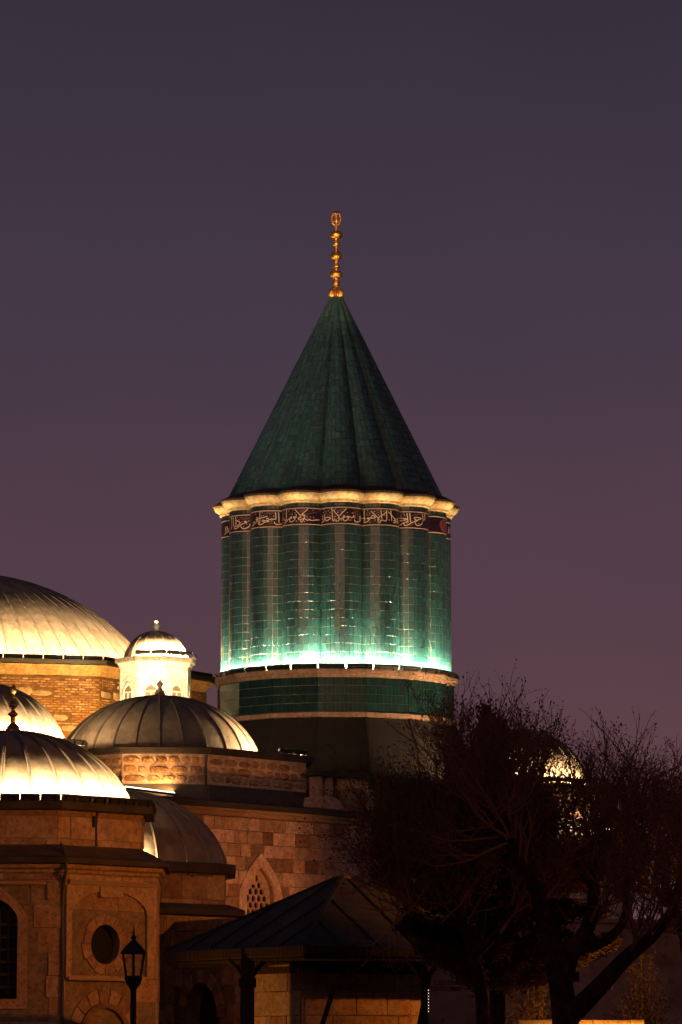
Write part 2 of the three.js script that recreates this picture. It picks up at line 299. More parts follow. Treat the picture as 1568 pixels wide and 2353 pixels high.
{
  // pedestal of lead-covered slopes under the ring, their shade put into the colour
  const g16 = ngon(16, 277 * TK, V0);
  const ped = part('pedestal_roof', loft([ringOf(g16, 7.9, 1.22), ringOf(g16, Y.ring0 - .9, 1.10), ringOf(g16, Y.ring0, .985)], { top: true, bottom: true }), M.shadedLead, tower);
  for (let k = 0; k < 16; k++) { const a = rad(V0 + STEP * k), p = (y, s) => V3(277 * TK * s * Math.sin(a), y, 277 * TK * s * Math.cos(a)); part('ridge', mergeGeometries([beam(p(7.9, 1.22), p(Y.ring0 - .9, 1.10), .06), beam(p(Y.ring0 - .9, 1.10), p(Y.ring0, .985), .06)]), M.shadedLead, ped); }
  // sixteen-sided tiled ring
  const ring = part('tiled_ring', prism(ngon(16, 270 * TK, V0), Y.ring0 + .01, Y.ring2 + .02), GROUT_DIM, tower);
  const tiles = [];
  for (let k = 0; k < 16; k++) {
    const a0 = rad(V0 + STEP * k), a1 = rad(V0 + STEP * (k + 1)), rc = 270.6 * TK, A = [rc * Math.sin(a0), rc * Math.cos(a0)], B = [rc * Math.sin(a1), rc * Math.cos(a1)];
    const nc = 11, nr = 4; let face = Math.cos((a0 + a1) / 2);
    for (let i = 0; i < nc; i++) for (let j = 0; j < nr; j++) {
      const p = (u, y) => [A[0] + (B[0] - A[0]) * u, y, A[1] + (B[1] - A[1]) * u], y0 = Y.ring1 + (Y.ring2 - Y.ring1) * j / nr, y1 = Y.ring1 + (Y.ring2 - Y.ring1) * (j + 1) / nr;
      tiles.push({ c: [p(i / nc, y0), p((i + 1) / nc, y0), p((i + 1) / nc, y1), p(i / nc, y1)], face });
    }
  }
  layTiles(ring, 'ring_tile', tiles, RING_TILE, 300);
  part('lower_moulding', moulding(g16, [[Y.ring0 + .0, .985], [Y.ring0 + .02, 1.003], [Y.ring1 - .03, 1.003], [Y.ring1, .985]]), M.marble, tower);
  part('ledge', moulding(g16, [[Y.ring2 - .02, .985], [Y.ring2, .992], [Y.ring2 + .06, 1.0], [Y.ring2 + .10, 1.018], [Y.ledge - .03, 1.022], [Y.ledge, 1.018]]), M.marble, tower);
  for (const k of [12]) { const a = rad(V0 + STEP * k); part('corner_strip', box(.1, Y.ring2 - Y.ring1, .1, 272 * TK * Math.sin(a), (Y.ring2 + Y.ring1) / 2, 272 * TK * Math.cos(a)), M.marble, tower); }
  // lobed drum
  const drum = part('drum', loft([ringOf(lobePlan(12, .9955), Y.drum0), ringOf(lobePlan(12, .9955), Y.corn0)], { top: true, bottom: true, crease: .5 }), GROUT, tower);
  const dt = [], NC = 11, NR = 17;
  for (let k = 0; k < 16; k++) for (let i = 0; i < NC; i++) {
    const b0 = -HALF + 2 * HALF * i / NC, b1 = -HALF + 2 * HALF * (i + 1) / NC, A = lobePt(k, b0, 0, .997), B = lobePt(k, b1, 0, .997), face = Math.cos(rad(V0 + STEP * (k + .5) + (b0 + b1) / 2));
    for (let j = 0; j < NR; j++) { const y0 = Y.drum0 + (Y.band0 - Y.drum0) * j / NR, y1 = Y.drum0 + (Y.band0 - Y.drum0) * (j + 1) / NR; dt.push({ c: [[A[0], y0, A[1]], [B[0], y0, B[1]], [B[0], y1, B[1]], [A[0], y1, A[1]]], face }); }
    dt.push({ c: [[A[0], Y.band1, A[1]], [B[0], Y.band1, B[1]], [B[0], Y.corn0, B[1]], [A[0], Y.corn0, A[1]]], face: -1 });
  }
  layTiles(drum, 'wall_tile', dt, TILE, 300, .0075);
  // cornice and eave lip, lobed like the drum
  const plan = lobePlan(12);
  part('cornice', moulding(plan, [[Y.corn0, .985], [Y.corn0 + .03, 1.012], [Y.corn0 + .09, 1.018], [Y.corn0 + .13, 1.034], [Y.corn0 + .17, 1.05], [Y.corn1 - .05, 1.064], [Y.corn1, 1.066]], { crease: .55 }), M.cornice, tower);
  part('eave_lip', moulding(plan, [[Y.corn1 + .002, 1.04], [Y.corn1 + .01, 1.078], [Y.corn1 + .06, 1.08], [Y.corn1 + .1, 1.05], [Y.lip, .99], [Y.lip + .04, .94]], { crease: .55 }), M.wood, tower);
  // cone
  const S0 = 252 / 265, S1 = 15 / 265, cone = part('cone_roof', loft([ringOf(lobePlan(12, .992), Y.cone0, S0), ringOf(lobePlan(12, .992), Y.cone1, S1 * .8)], { top: true, bottom: true, crease: .5 }), GROUT_DIM, tower);
  const ct = [], rows = 29;
  for (let j = 0; j < rows; j++) {
    const f = (q) => Math.pow(q, 1), t0 = f(j / rows), t1 = f((j + 1) / rows), s0 = S0 + (S1 - S0) * t0, s1 = S0 + (S1 - S0) * t1, y0 = Y.cone0 + (Y.cone1 - Y.cone0) * t0, y1 = Y.cone0 + (Y.cone1 - Y.cone0) * t1;
    const nc = s0 > .62 ? 8 : s0 > .38 ? 6 : s0 > .2 ? 4 : 2;
    for (let k = 0; k < 16; k++) for (let i = 0; i < nc; i++) {
      const b0 = -HALF + 2 * HALF * i / nc, b1 = -HALF + 2 * HALF * (i + 1) / nc, q = (b, s, y) => { const p = lobePt(k, b, 0, s); return [p[0], y, p[1]]; };
      ct.push({ c: [q(b0, s0, y0), q(b1, s0, y0), q(b1, s1, y1), q(b0, s1, y1)], face: Math.cos(rad(V0 + STEP * (k + .5) + (b0 + b1) / 2)) + (s0 > .2 ? 0 : -2) });
    }
  }
  layTiles(cone, 'roof_tile', ct, ROOF_TILE, 300, .009);
}
// inscription band: one curved panel on each lobe
const STROKES = {
  L2: ['26,10 26,38 26,64 23,73 19,69 17,61|12,48 13,54 7,61 8,65|36,58 38,54 40,56 40,61 38,65 33,66 28,74 24,85 20,90|43,60 44,54 47,56 47,62 44,64 43,60|49,43 50,54 48,61|47,64 46,76 42,85 38,88 35,82 35,70|47,10 52,29 59,54 58,63 55,65 56,60|71,10 66,26 59,44|61,48 62,41 64,41 66,50 65,53 62,51 61,48|66,51 66,62 61,73 57,77 54,73 53,63|96,73 94,75 93,71 90,76 89,72 85,78 79,80 76,78 75,70 73,79 70,80 68,74 66,69 64,72 62,84 60,92 58,86 58,82', '68,42 78,34 100,18|33,40 43,29|56,18 66,13|56,27 64,23', '47,32 70,54 71,63 77,57 83,61 82,15 41,40 42,11 22,28 32,16 50,84 65,87'],
  L3: ['30,8 31,43 31,80 33,89 35,85 35,74|33,18 38,40 45,64 44,72 42,74 43,68|58,11 51,34 45,54|53,63 52,57 54,55 56,61 55,66 51,69 47,75 43,86 41,91 38,89 38,79|59,64 60,57 62,58 63,64 60,67 59,64|63,64 62,74 59,84 55,90 53,85 52,74|63,61 65,59 67,65 70,66 72,59 73,49 74,57 75,64 76,64|17,63 18,60 23,63 28,70 24,77 18,85 16,79 15,69|12,41 14,62 13,75 9,86 4,90|5,46 8,58|6,69 9,67|95,71 89,84 80,91 76,87 75,78|88,53 100,57 88,68', '76,12 78,59|82,12 83,54|40,27 54,14|20,52 26,42|33,46 36,43', '17,37 35,60 37,59 26,56 70,36 73,36 64,83 67,81 10,29 16,23 26,32 49,83 49,31 42,35 60,35 11,12 22,21 26,12 37,14'],
  L4: ['5,11 5,42 6,78|11,62 13,57 16,61 15,68 12,66 11,62|17,66 15,77 9,87 5,89 3,83|17,62 20,57 22,43 28,55 27,63 23,62 18,62|20,20 26,39 34,65 35,73 33,78 32,73|34,59 40,46 48,26|38,12 39,35 40,63|49,13 50,44 50,74 47,81 44,79 41,73 39,74 37,87 35,93 33,87|53,19 58,32 65,51 70,61 71,67 67,76|59,11 60,41 61,73|74,59 73,78 77,84 81,80 80,55|94,47 98,72 89,78|66,84 69,88 72,78|1,59 7,63', '9,29 18,23|29,30 36,25|13,46 18,40', '26,20 17,34 11,40 27,75 44,19 55,72 34,42 17,89 45,44 12,13 32,13'],
  L5: ['15,13 16,39 17,69|20,11 21,39 22,68|1,42 7,44 18,49 10,56 1,60|16,65 9,71 4,82 1,89|9,78 10,88 12,92 18,85 26,68 34,55 47,41 38,36 31,36 28,41 33,53 35,61|31,69 32,82 36,89 42,85 47,72|48,14 50,53|55,12 55,48', '24,27 45,10|1,20 10,11|21,89 28,82', '15,76 47,63 39,73 3,29 10,24'],
  L1: ['93,13 94,38 94,76|87,13 88,39 88,56 86,57 84,53 83,59 79,53 78,59 75,58 73,50 71,48 70,55|70,67 72,63 73,63 75,68 73,72 72,71 70,67|61,64 62,60 65,60 66,65 65,69 62,68 61,64|66,65 70,66|67,72 63,82 56,90 53,83 52,70 51,52|48,39 51,45 55,47 60,46 65,42 71,37|56,9 56,40 56,79|85,75 86,85 90,90 95,88 100,84|46,50 48,47 49,57 47,58 46,50|49,64 42,78 33,89|36,64 38,70 42,65', '34,7 34,51|65,20 75,13|75,22 83,15|75,85 78,81 82,81', '60,33 64,32 84,36 61,14 80,68 69,75 45,18'],
  L0: ['52,9 54,45 52,80 49,81|58,12 59,48 61,78 64,87 69,84 76,67 84,55 90,50 90,43 86,41 85,45 88,47|65,13 67,38 66,60|69,33 76,47 77,52 72,64 66,73 64,68|78,75 80,86 85,91 90,85 95,77 96,67 95,61 98,63', '81,33 89,27 99,18|77,25 90,16|74,18 82,14', '70,15 74,30 80,45 94,41 90,59 84,76'],
  Lm: ['80,39 83,57 85,73 89,84 94,81 99,74|82,71 74,86|75,44 79,58 75,66', '86,35 98,27', '92,40 94,63 88,66'],
};
{
  const PX = 360, PY = 150;
  function canvasFor(key, seed) {
    const c = document.createElement('canvas'); c.width = PX; c.height = PY; const x = c.getContext('2d'), r = rng(seed);
    x.fillStyle = '#2a1524'; x.fillRect(0, 0, PX, PY);
    for (let i = 0; i < 90; i++) { x.fillStyle = pick(['rgba(90,40,50,.35)', 'rgba(40,22,44,.5)', 'rgba(24,14,30,.5)'], r); x.fillRect(r() * PX, r() * PY, rr(8, 40, r), rr(6, 26, r)); }
    const P = (s) => { const [u, v] = s.split(',').map(Number); return [u / 100 * PX, PY * (.085 + .80 * v / 100)]; };
    x.lineCap = x.lineJoin = 'round'; const ink = '#ffe0c0';
    if (STROKES[key]) {
      const [main, thin, dots] = STROKES[key];
      const draw = (list, w, style) => { x.strokeStyle = style; for (const s of list.split('|')) { const p = s.split(' ').map(P); x.lineWidth = w; x.beginPath(); x.moveTo(...p[0]); for (let i = 1; i + 1 < p.length; i++) x.quadraticCurveTo(...p[i], (p[i][0] + p[i + 1][0]) / 2, (p[i][1] + p[i + 1][1]) / 2); x.lineTo(...p[p.length - 1]); x.stroke(); } };
      // fine scroll work behind the letters
      x.strokeStyle = 'rgba(150,95,85,.45)'; x.lineWidth = 1.6;
      for (let i = 0; i < 11; i++) { const cx = r() * PX, cy = PY * rr(.2, .85, r), q = rr(5, 11, r), a = r() * 6; x.beginPath(); x.arc(cx, cy, q, a, a + 4); x.stroke(); }
      draw(thin, 3.6, '#a97f70'); draw(main, 7.2, ink);
      x.fillStyle = '#dcb59c'; for (const s of dots.split(' ')) { const [a, b] = P(s); x.beginPath(); x.arc(a, b, 4.6, 0, 7); x.fill(); }
    } else if (key === 'rosette') {
      const cx = PX * .46, cy = PY * .5; x.strokeStyle = '#a8574a'; x.lineWidth = 7; x.beginPath(); x.ellipse(cx, cy, 58, 46, 0, 0, 7); x.stroke(); x.fillStyle = '#7c3a38'; x.fill();
      x.fillStyle = '#241018'; for (const [a, b] of [[-26, -16], [26, -16], [0, 24]]) { x.beginPath(); x.arc(cx + a, cy + b, 11, 0, 7); x.fill(); }
      x.fillStyle = '#b0675c'; for (const [a, b] of [[-26, -16], [26, -16], [0, 24], [0, 0]]) { x.beginPath(); x.arc(cx + a, cy + b, 4.5, 0, 7); x.fill(); }
    } else {
      x.strokeStyle = ink; x.lineWidth = 7; for (let i = 0; i < 9; i++) { const a = rr(15, PX - 15, r), b = rr(30, 60, r); x.beginPath(); x.moveTo(a, b); x.quadraticCurveTo(a + rr(-30, 30, r), b + 50, a + rr(-40, 40, r), b + rr(30, 60, r)); x.stroke(); }
    }
    x.fillStyle = '#ecc6a6'; x.fillRect(0, PY * .075, PX, 7.5); x.fillRect(0, PY * .90, PX, 7.5);
    const t = new THREE.CanvasTexture(c); t.colorSpace = THREE.SRGBColorSpace; t.magFilter = THREE.LinearFilter; return t;
  }
  // lobe number -> what is written on it; the lobe that faces the viewer is number 0
  const keys = { 0: 'L3', 1: 'L4', 2: 'L5', 3: 'rosette', 15: 'L2', 14: 'L1', 13: 'L0', 12: 'Lm' };
  const plain = new THREE.MeshPhysicalMaterial({ map: canvasFor('other', 5), roughness: .35, ior: 1.6 });
  for (let k = 0; k < 16; k++) {
    const P = [], U = [], N = [], I = [], n = 14;
    for (let i = 0; i <= n; i++) for (let j = 0; j < 2; j++) { const b = -HALF + 2 * HALF * i / n, [x, z] = lobePt(k, b, .001), a = rad(V0 + STEP * (k + .5) + b); P.push(x, j ? Y.band1 : Y.band0, z); U.push(i / n, j); N.push(Math.sin(a), 0, Math.cos(a)); }
    for (let i = 0; i < n; i++) { const q = i * 2; I.push(q, q + 2, q + 3, q, q + 3, q + 1); }
    const g = new THREE.BufferGeometry(); g.setAttribute('position', new THREE.Float32BufferAttribute(P, 3)); g.setAttribute('uv', new THREE.Float32BufferAttribute(U, 2)); g.setAttribute('normal', new THREE.Float32BufferAttribute(N, 3)); g.setIndex(I);
    part('inscription_panel', g, keys[k] ? new THREE.MeshPhysicalMaterial({ map: canvasFor(keys[k], 20 + k), roughness: .35, ior: 1.6 }) : plain, tower);
  }
}
// gilded finial on the tower: a thing that stands on the cone
{
  const f = thing('gilded_finial', 'gilded finial of stacked balls with an openwork oval on top of the green cone', 'finial', [TX, Y.cone1, -TD]);
  const p = (py) => ty(py) - Y.cone1;
  const collar = []; const fl = 20;
  const ringC = (y, r, amp) => Array.from({ length: fl * 4 }, (_, i) => { const a = i / (fl * 4) * 2 * Math.PI, q = r * TK * (1 + amp * Math.cos(a * fl)); return [q * Math.sin(a), y, q * Math.cos(a)]; });
  part('fluted_collar', loft([ringC(p(685), 14, .02), ringC(p(680), 17, .07), ringC(p(672), 16.6, .07), ringC(p(667), 15, .06), ringC(p(663), 11, .03), ringC(p(660), 6, 0)], { top: true, bottom: true, crease: .7 }), M.gold, f);
  const ball = (y, rx, ry, name = 'ball') => { const g = new THREE.SphereGeometry(1, 28, 20); g.scale(rx * 1.22 * TK, ry * 1.22 * TK, rx * 1.22 * TK); g.translate(0, p(y), 0); part(name, g, M.gold, f); };
  const stem = new THREE.CylinderGeometry(4.2 * TK, 5 * TK, p(518) - p(663), 14); stem.translate(0, (p(518) + p(663)) / 2, 0); part('stem', stem, M.gold, f);
  ball(652, 7.6, 6); ball(641.5, 4.6, 3.4, 'bead'); ball(631, 13, 8.8); ball(619, 4.6, 3, 'bead'); ball(612.5, 7.4, 4.8); ball(603, 4.8, 3.4, 'bead'); 
  part('pear', turned([[p(599), .02], [p(597), 9.5 * TK], [p(591), 14 * TK], [p(584), 12 * TK], [p(577), 7 * TK], [p(572), 3.8 * TK], [p(566), 3.6 * TK]]), M.gold, f);
  ball(560.5, 7.6, 5.6); ball(550, 4.6, 3.4, 'bead'); ball(540, 13, 8.8);
  const ovalPts = (rx, ry) => Array.from({ length: 24 }, (_, i) => { const a = i / 24 * 2 * Math.PI; return V3(rx * TK * Math.sin(a), p(503) + ry * TK * Math.cos(a), 0); });
  part('oval_ring', tube(ovalPts(10.4, 16), 3.0 * TK, 48, 8, true), M.gold, f);
  part('oval_cap', turned([[p(485) + .0, .02], [p(486), 3 * TK], [p(490), 6.5 * TK], [p(492), 7 * TK], [p(494), 3.5 * TK], [p(508), 3 * TK], [p(509), .01]]), M.gold, f);
  part('oval_arms', mergeGeometries([beam(V3(-8 * TK, p(508), 0), V3(0, p(511), 0), 1.6 * TK), beam(V3(8 * TK, p(508), 0), V3(0, p(511), 0), 1.6 * TK), beam(V3(0, p(509), 0), V3(0, p(520), 0), 2.4 * TK)]), M.gold, f);
}
// light bars on the ledge wash the drum, and unseen spots between them are placed to light the cornice
{
  const n = 28, rb = 275 * TK, rl = rng(2024);
  for (let k = 0; k < n; k++) {
    const a = rad(V0) + (k + .5) / n * 2 * Math.PI; if (Math.cos(a) < -.35) continue;
    const pos = V3(TX + rb * Math.sin(a), Y.ledge + .07, -TD + rb * Math.cos(a));
    const away = V3(Math.sin(a), 0, Math.cos(a));
    lightBar(pos, V3(-Math.sin(a), .75, -Math.cos(a)), .74, 720 * rr(.35, 1.5, rl), COOL, 'light bar lying on the ledge at the foot of the green drum', 'light bars on the ledge of the green tower', { h: .08 });
    const l = new THREE.SpotLight(col(1, .64, .27), 170, 0, rad(4.6), .7, 2), s = a + Math.PI / n;
    l.position.set(TX + 281 * TK * Math.sin(s), Y.ledge + .06, -TD + 281 * TK * Math.cos(s)); l.target.position.set(TX + 300 * TK * Math.sin(s), Y.corn1, -TD + 300 * TK * Math.cos(s)); l.shadow.radius = 2; l.castShadow = true; scene.add(l, l.target);
  }
}

// ================================================================ shared builders for the domed buildings
// an eave: a lead-covered lip with a dark soffit over a plan, and a stone cornice below it
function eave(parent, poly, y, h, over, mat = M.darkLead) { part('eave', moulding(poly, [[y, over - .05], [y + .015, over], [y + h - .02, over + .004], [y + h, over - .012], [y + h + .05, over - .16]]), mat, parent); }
function stoneCornice(parent, poly, y0, y1, k0, k1, mat) { const d = y1 - y0; part('cornice', moulding(poly, [[y0, k0], [y0 + d * .15, k0 + (k1 - k0) * .3], [y0 + d * .45, k0 + (k1 - k0) * .38], [y0 + d * .6, k0 + (k1 - k0) * .8], [y1, k1]]), mat, parent); }
// bars along the visible sides of an eave polygon, throwing light on the dome behind
function eaveBars(cx, cz, poly, k, y, L, label, group, { step = .5, color = WARM, up = .25, only, h = .07 } = {}) {
  const n = poly.length;
  for (let i = 0; i < n; i++) {
    const a = poly[i], b = poly[(i + 1) % n], l = Math.hypot(a[0] - b[0], a[1] - b[1]) * k, m = Math.max(1, Math.floor(l / step));
    const nx = (a[0] + b[0]) / 2, nz = (a[1] + b[1]) / 2, nl = Math.hypot(nx, nz);
    if (nz / nl < -.25) continue;
    for (let q = 0; q < m; q++) {
      const t = (q + .5) / m, x = (a[0] + (b[0] - a[0]) * t) * k, z = (a[1] + (b[1] - a[1]) * t) * k;
      if (only && !only(x, z)) continue;
      lightBar(V3(cx + x, y, cz + z), V3(-nx / nl, up, -nz / nl), l / m * .955, L, color, label, group, { h });
    }
  }
}
const PHI = 50, NX = Math.sin(rad(PHI)), NZ = Math.cos(rad(PHI)), TXX = Math.cos(rad(PHI)), TZ = -Math.sin(rad(PHI)); // the long walls look to the right front
// outline of a window or niche: a pointed arch of width w on posts of height hp
function pointed(w, hp, rise, grow = 0) { const s = new THREE.Shape(), q = w / 2 + grow; s.moveTo(-q, -grow); s.lineTo(q, -grow); s.lineTo(q, hp); s.quadraticCurveTo(q, hp + rise * .62, 0, hp + rise + grow * 1.25); s.quadraticCurveTo(-q, hp + rise * .62, -q, hp); s.lineTo(-q, -grow); return s; }
const extr = (s, d, bevel = 0) => new THREE.ExtrudeGeometry(s, { depth: d, bevelEnabled: bevel > 0, bevelSize: bevel, bevelThickness: bevel, bevelSegments: 1, curveSegments: 10 });

// ================================================================ main building: two long walls, roof
const D0 = at(420, 1867, 92), DL = D0.y;                       // a point on the foot line of the cornice
const wallPt = (o, s) => [o[0] + TXX * s, o[1] + TZ * s];
{
  const b = thing('main_building', 'long stone building with a latticed pointed window below the green tower', 'building');
  const o = [D0.x, D0.z], p0 = wallPt(o, -3.2), p1 = wallPt(o, 6.75), inn = (p, d) => [p[0] - NX * d, p[1] - NZ * d];
  const { m, l } = faceFrame(p0, p1);
  // window place along the wall
  const wx = 3.2 + 2.82, wy = hgt(2150, 94.2) - .35, ww = 1.06, wh = 1.25, wr = .78;
  const hole = pointed(ww, wh, wr), face = new THREE.Shape([[0, 0], [l, 0], [l, DL], [0, DL]].map((p) => new THREE.Vector2(...p)));
  face.holes.push(new THREE.Path(hole.getPoints(10).map((p) => new THREE.Vector2(p.x + wx, p.y + wy))));
  const wg = extr(face, .5); wg.translate(0, 0, -.5);
  const wall = part('wall', wg.applyMatrix4(m), M.backing, b);
  const ys = [...courses(2.0, DL - .001, .30, .36)];
  ashlar(wall, 'stone_block', p0, p1, ys, .34, .66, M.stone, { from: 2.0, darkShare: .07, dark: M.stoneDark, skip: (x0, y0, x1, y1) => x1 > wx - ww / 2 - .22 && x0 < wx + ww / 2 + .22 && y1 > wy - .2 && y0 < wy + wh + wr + .26 && (y0 < wy + wh + .1 || Math.abs((x0 + x1) / 2 - wx) < .42 - (y0 - wy - wh) * .15) });
  // arch surround, lattice, darkness behind
  const sur = pointed(ww, wh, wr, .26); sur.holes.push(new THREE.Path(hole.getPoints(10)));
  const win = part('window', extr(sur, .05, .008).translate(wx, wy, .004).applyMatrix4(m), M.stone[2], b);
  const lat = pointed(ww - .01, wh, wr), R = .078;
  for (let j = 0; j < 16; j++) for (let i = -4; i <= 4; i++) { const x = i * .205 + (j % 2 ? .1025 : 0), y = .1 + j * .165; const top = wh + wr * (1 - Math.pow(Math.abs(x) / (ww / 2), 1.3)) - .1; if (Math.abs(x) > ww / 2 - .06 || y > top) continue; const h = new THREE.Path(); for (let q = 0; q < 6; q++) { const a = q / 6 * 2 * Math.PI + Math.PI / 6; q ? h.lineTo(x + R * Math.cos(a), y + R * 1.12 * Math.sin(a)) : h.moveTo(x + R * Math.cos(a), y + R * 1.12 * Math.sin(a)); } h.closePath(); lat.holes.push(h); }
  part('lattice', extr(lat, .05).translate(wx, wy, -.16).applyMatrix4(m), M.stone[1], win);
  part('dark_pane', box(ww, wh + wr, .02, wx, wy + (wh + wr) / 2, -.4).applyMatrix4(m), M.darkGlass, win);
  // cornice and eave
  const strip = (y0, y1, z0, z1, s0 = 0, s1 = l) => { const g = box(s1 - s0, y1 - y0, z1 - z0, (s0 + s1) / 2, (y0 + y1) / 2, (z0 + z1) / 2); return g.applyMatrix4(m); };
  for (let s = 2.2; s < l - .15; s += 1.05) part('cornice_stone', mergeGeometries([strip(DL + .002, DL + .09, -.2, .10, s, Math.min(l - .1, s + 1.04)), strip(DL + .09, DL + .17, -.2, .19, s, Math.min(l - .1, s + 1.04))]), pick(M.sandstone), wall);
  part('eave', mergeGeometries([strip(DL + .175, DL + .30, -.4, .30, 0, l - .08), strip(DL + .30, DL + .34, -1.4, .22, 0, l - .08)]), M.darkLead, b);
  // quoin pier at the right end of the wall
  const pierP = wallPt(o, 6.75), pw = .50;
  const f2 = faceFrame(pierP, wallPt(o, 6.75 + pw));
  const pier = part('pier', box(pw, DL + .95, .9, pw / 2, (DL + .95) / 2, -.40).applyMatrix4(f2.m), M.backing, b);
  { const yy = courses(2, DL + .95, .36, .44); for (let k = 0; k + 1 < yy.length; k++) { const w = pw + (k % 2 ? .0 : -.12); onFace(part('quoin', blockGeo(.006, yy[k] + .006, w, yy[k + 1] - yy[k] - .012, .055, .012), pick(M.stone), pier), f2.m); } }
  // second wall, set back, running on behind the tree
  const q0 = [at(765, 1850, 99).x, -99], q1 = wallPt(q0, 13.2), HE = 8.25, f3 = faceFrame(q0, q1);
  const w2 = part('long_wall', box(f3.l, HE, .6, f3.l / 2, HE / 2, -.3).applyMatrix4(f3.m), M.backing, b);
  ashlar(w2, 'stone_block', q0, q1, courses(4.6, HE, .34, .42), .6, 1.1, [...M.stone, ...M.stoneDark], { from: .2 });
  part('long_cornice', mergeGeometries([box(f3.l, .16, .5, f3.l / 2, HE + .085, -.12), box(f3.l, .13, .7, f3.l / 2, HE + .235, -.06)]).applyMatrix4(f3.m), M.sandstone[1], b);
  part('long_eave', box(f3.l, .12, 1.0, f3.l / 2, HE + .365, -.1).applyMatrix4(f3.m), M.darkLead, b);
  // stone pier on the roof corner with its own lead cap, and a chimney
  const blk = V3().copy(at(792, 1880, 98.2));
  const rp = thing('roof_pier', 'square stone pier on the roof corner below the green tower', 'pier', [blk.x, DL + .3, blk.z], rad(PHI));
  const body = part('shaft', box(.92, .95, .8, 0, .475, 0), M.backing, rp);
  for (let j = 0; j < 3; j++) for (const [s, w] of [[-.47, .5], [.03, .44]]) part('stone_block', blockGeo(s + (j % 2 ? .05 : 0), .02 + j * .31, w - (j % 2 ? .05 : 0) - .015, .30, .44, .012), pick(M.sandstone), body);
  part('cap', mergeGeometries([box(1.3, .12, 1.1, 0, 1.01, 0), box(1.0, .06, .9, 0, 1.1, 0)]), M.darkLead, rp);
  const ch = at(738, 1850, 97.2);
  const chim = thing('plaster_chimney', 'small pale pink plastered chimney with two flues on the roof edge', 'chimney', [ch.x, DL + .30, ch.z], rad(PHI));
  const pinkPlaster = stoneMat(.80, .50, .44);
  part('base', loft([ringOf(ngon(4, .62, 45), 0), ringOf(ngon(4, .56, 45), .25), ringOf(ngon(4, .40, 45), .42)], { top: true, bottom: true }), pinkPlaster, chim);
  part('apron', loft([ringOf([[-.2, .5], [1.15, .5], [1.15, -.3], [-.2, -.3]], 0), ringOf([[-.2, .3], [.95, .3], [.95, -.2], [-.2, -.2]], .15)], { top: true, bottom: true }), pinkPlaster, chim);
  for (const x of [-.2, .22]) part('flue', box(.16, .55, .3, x, .66, 0), pinkPlaster, chim);
  part('cap', box(1.1, .06, .7, .12, .98, 0), M.darkLead, chim);
  // the roof between the domes: one sloping lead sheet behind each wall
  const roofQuad = (pts) => { const g = new THREE.BufferGeometry(), P = [], U = []; for (const i of [0, 1, 2, 0, 2, 3]) { P.push(...pts[i]); U.push(pts[i][0], pts[i][2]); } g.setAttribute('position', new THREE.Float32BufferAttribute(P, 3)); g.setAttribute('uv', new THREE.Float32BufferAttribute(U, 2)); g.computeVertexNormals(); return g; };
  const A = inn(p0, .1), B = inn(p1, .1), C = inn(p1, 9), E = inn(p0, 9), y = DL + .29;
  part('roof', roofQuad([[A[0], y, A[1]], [B[0], y, B[1]], [C[0], y + .5, C[1]], [E[0], y + .5, E[1]]]), M.darkLead, b);
  const G = inn(q0, .2), H = inn(q1, .2), I = inn(q1, 12), J = inn(q0, 12);
  part('long_roof', roofQuad([[G[0], HE + .42, G[1]], [H[0], HE + .42, H[1]], [I[0], HE + .9, I[1]], [J[0], HE + .9, J[1]]]), M.darkLead, b);
  // end walls close the block
  const endWall = (a, c, h, name) => { const f = faceFrame(a, c); part(name, box(f.l, h, .4, f.l / 2, h / 2, -.2).applyMatrix4(f.m), M.backing, b); };
  endWall(inn(q1, .6), inn(q1, 12), HE, 'end_wall'); endWall(inn(q1, 12), inn(p0, 17), HE, 'back_wall');
}
// LED line on the roof edge, and its hidden neighbour further along
function ledLine(a, b, L, label, dir, color = WARM, seen = 3) {
  const o = thing('led_line', label, 'light strip', [(a.x + b.x) / 2, (a.y + b.y) / 2, (a.z + b.z) / 2]);
  const d = b.clone().sub(a), l = d.length(), x = d.clone().normalize(), z = dir.clone().addScaledVector(x, -dir.dot(x)).normalize(), y = z.clone().cross(x);
  o.quaternion.setFromRotationMatrix(new THREE.Matrix4().makeBasis(x, y, z));
  part('channel', box(l, .06, .02, 0, 0, -.052), M.housing, o);
  part('diffuser_light', box(l * .995, .05, .05, 0, 0, -.016), glow(1, .86, .62, seen), o);
  const light = new THREE.RectAreaLight(col(...color), L, l, .05); light.position.copy(o.position).addScaledVector(z, .02); light.lookAt(light.position.clone().add(z)); scene.add(light);
}
{
  const a = at(287, 1808, 92.2), h = a.y - EYE, tan = (h / 92.2), e1 = (() => { let d = 92.2; for (let k = 0; k < 40; k++) d += (hgt(1835, d) > a.y ? -1 : 1) * Math.pow(.8, k); return d; })();
  const b = at(505, 1835, e1);
  ledLine(a, b, 170, 'bright straight LED line along the roof edge under the rubble drum', V3(-.45, .72, -.55), [1, .5, .16]);
}
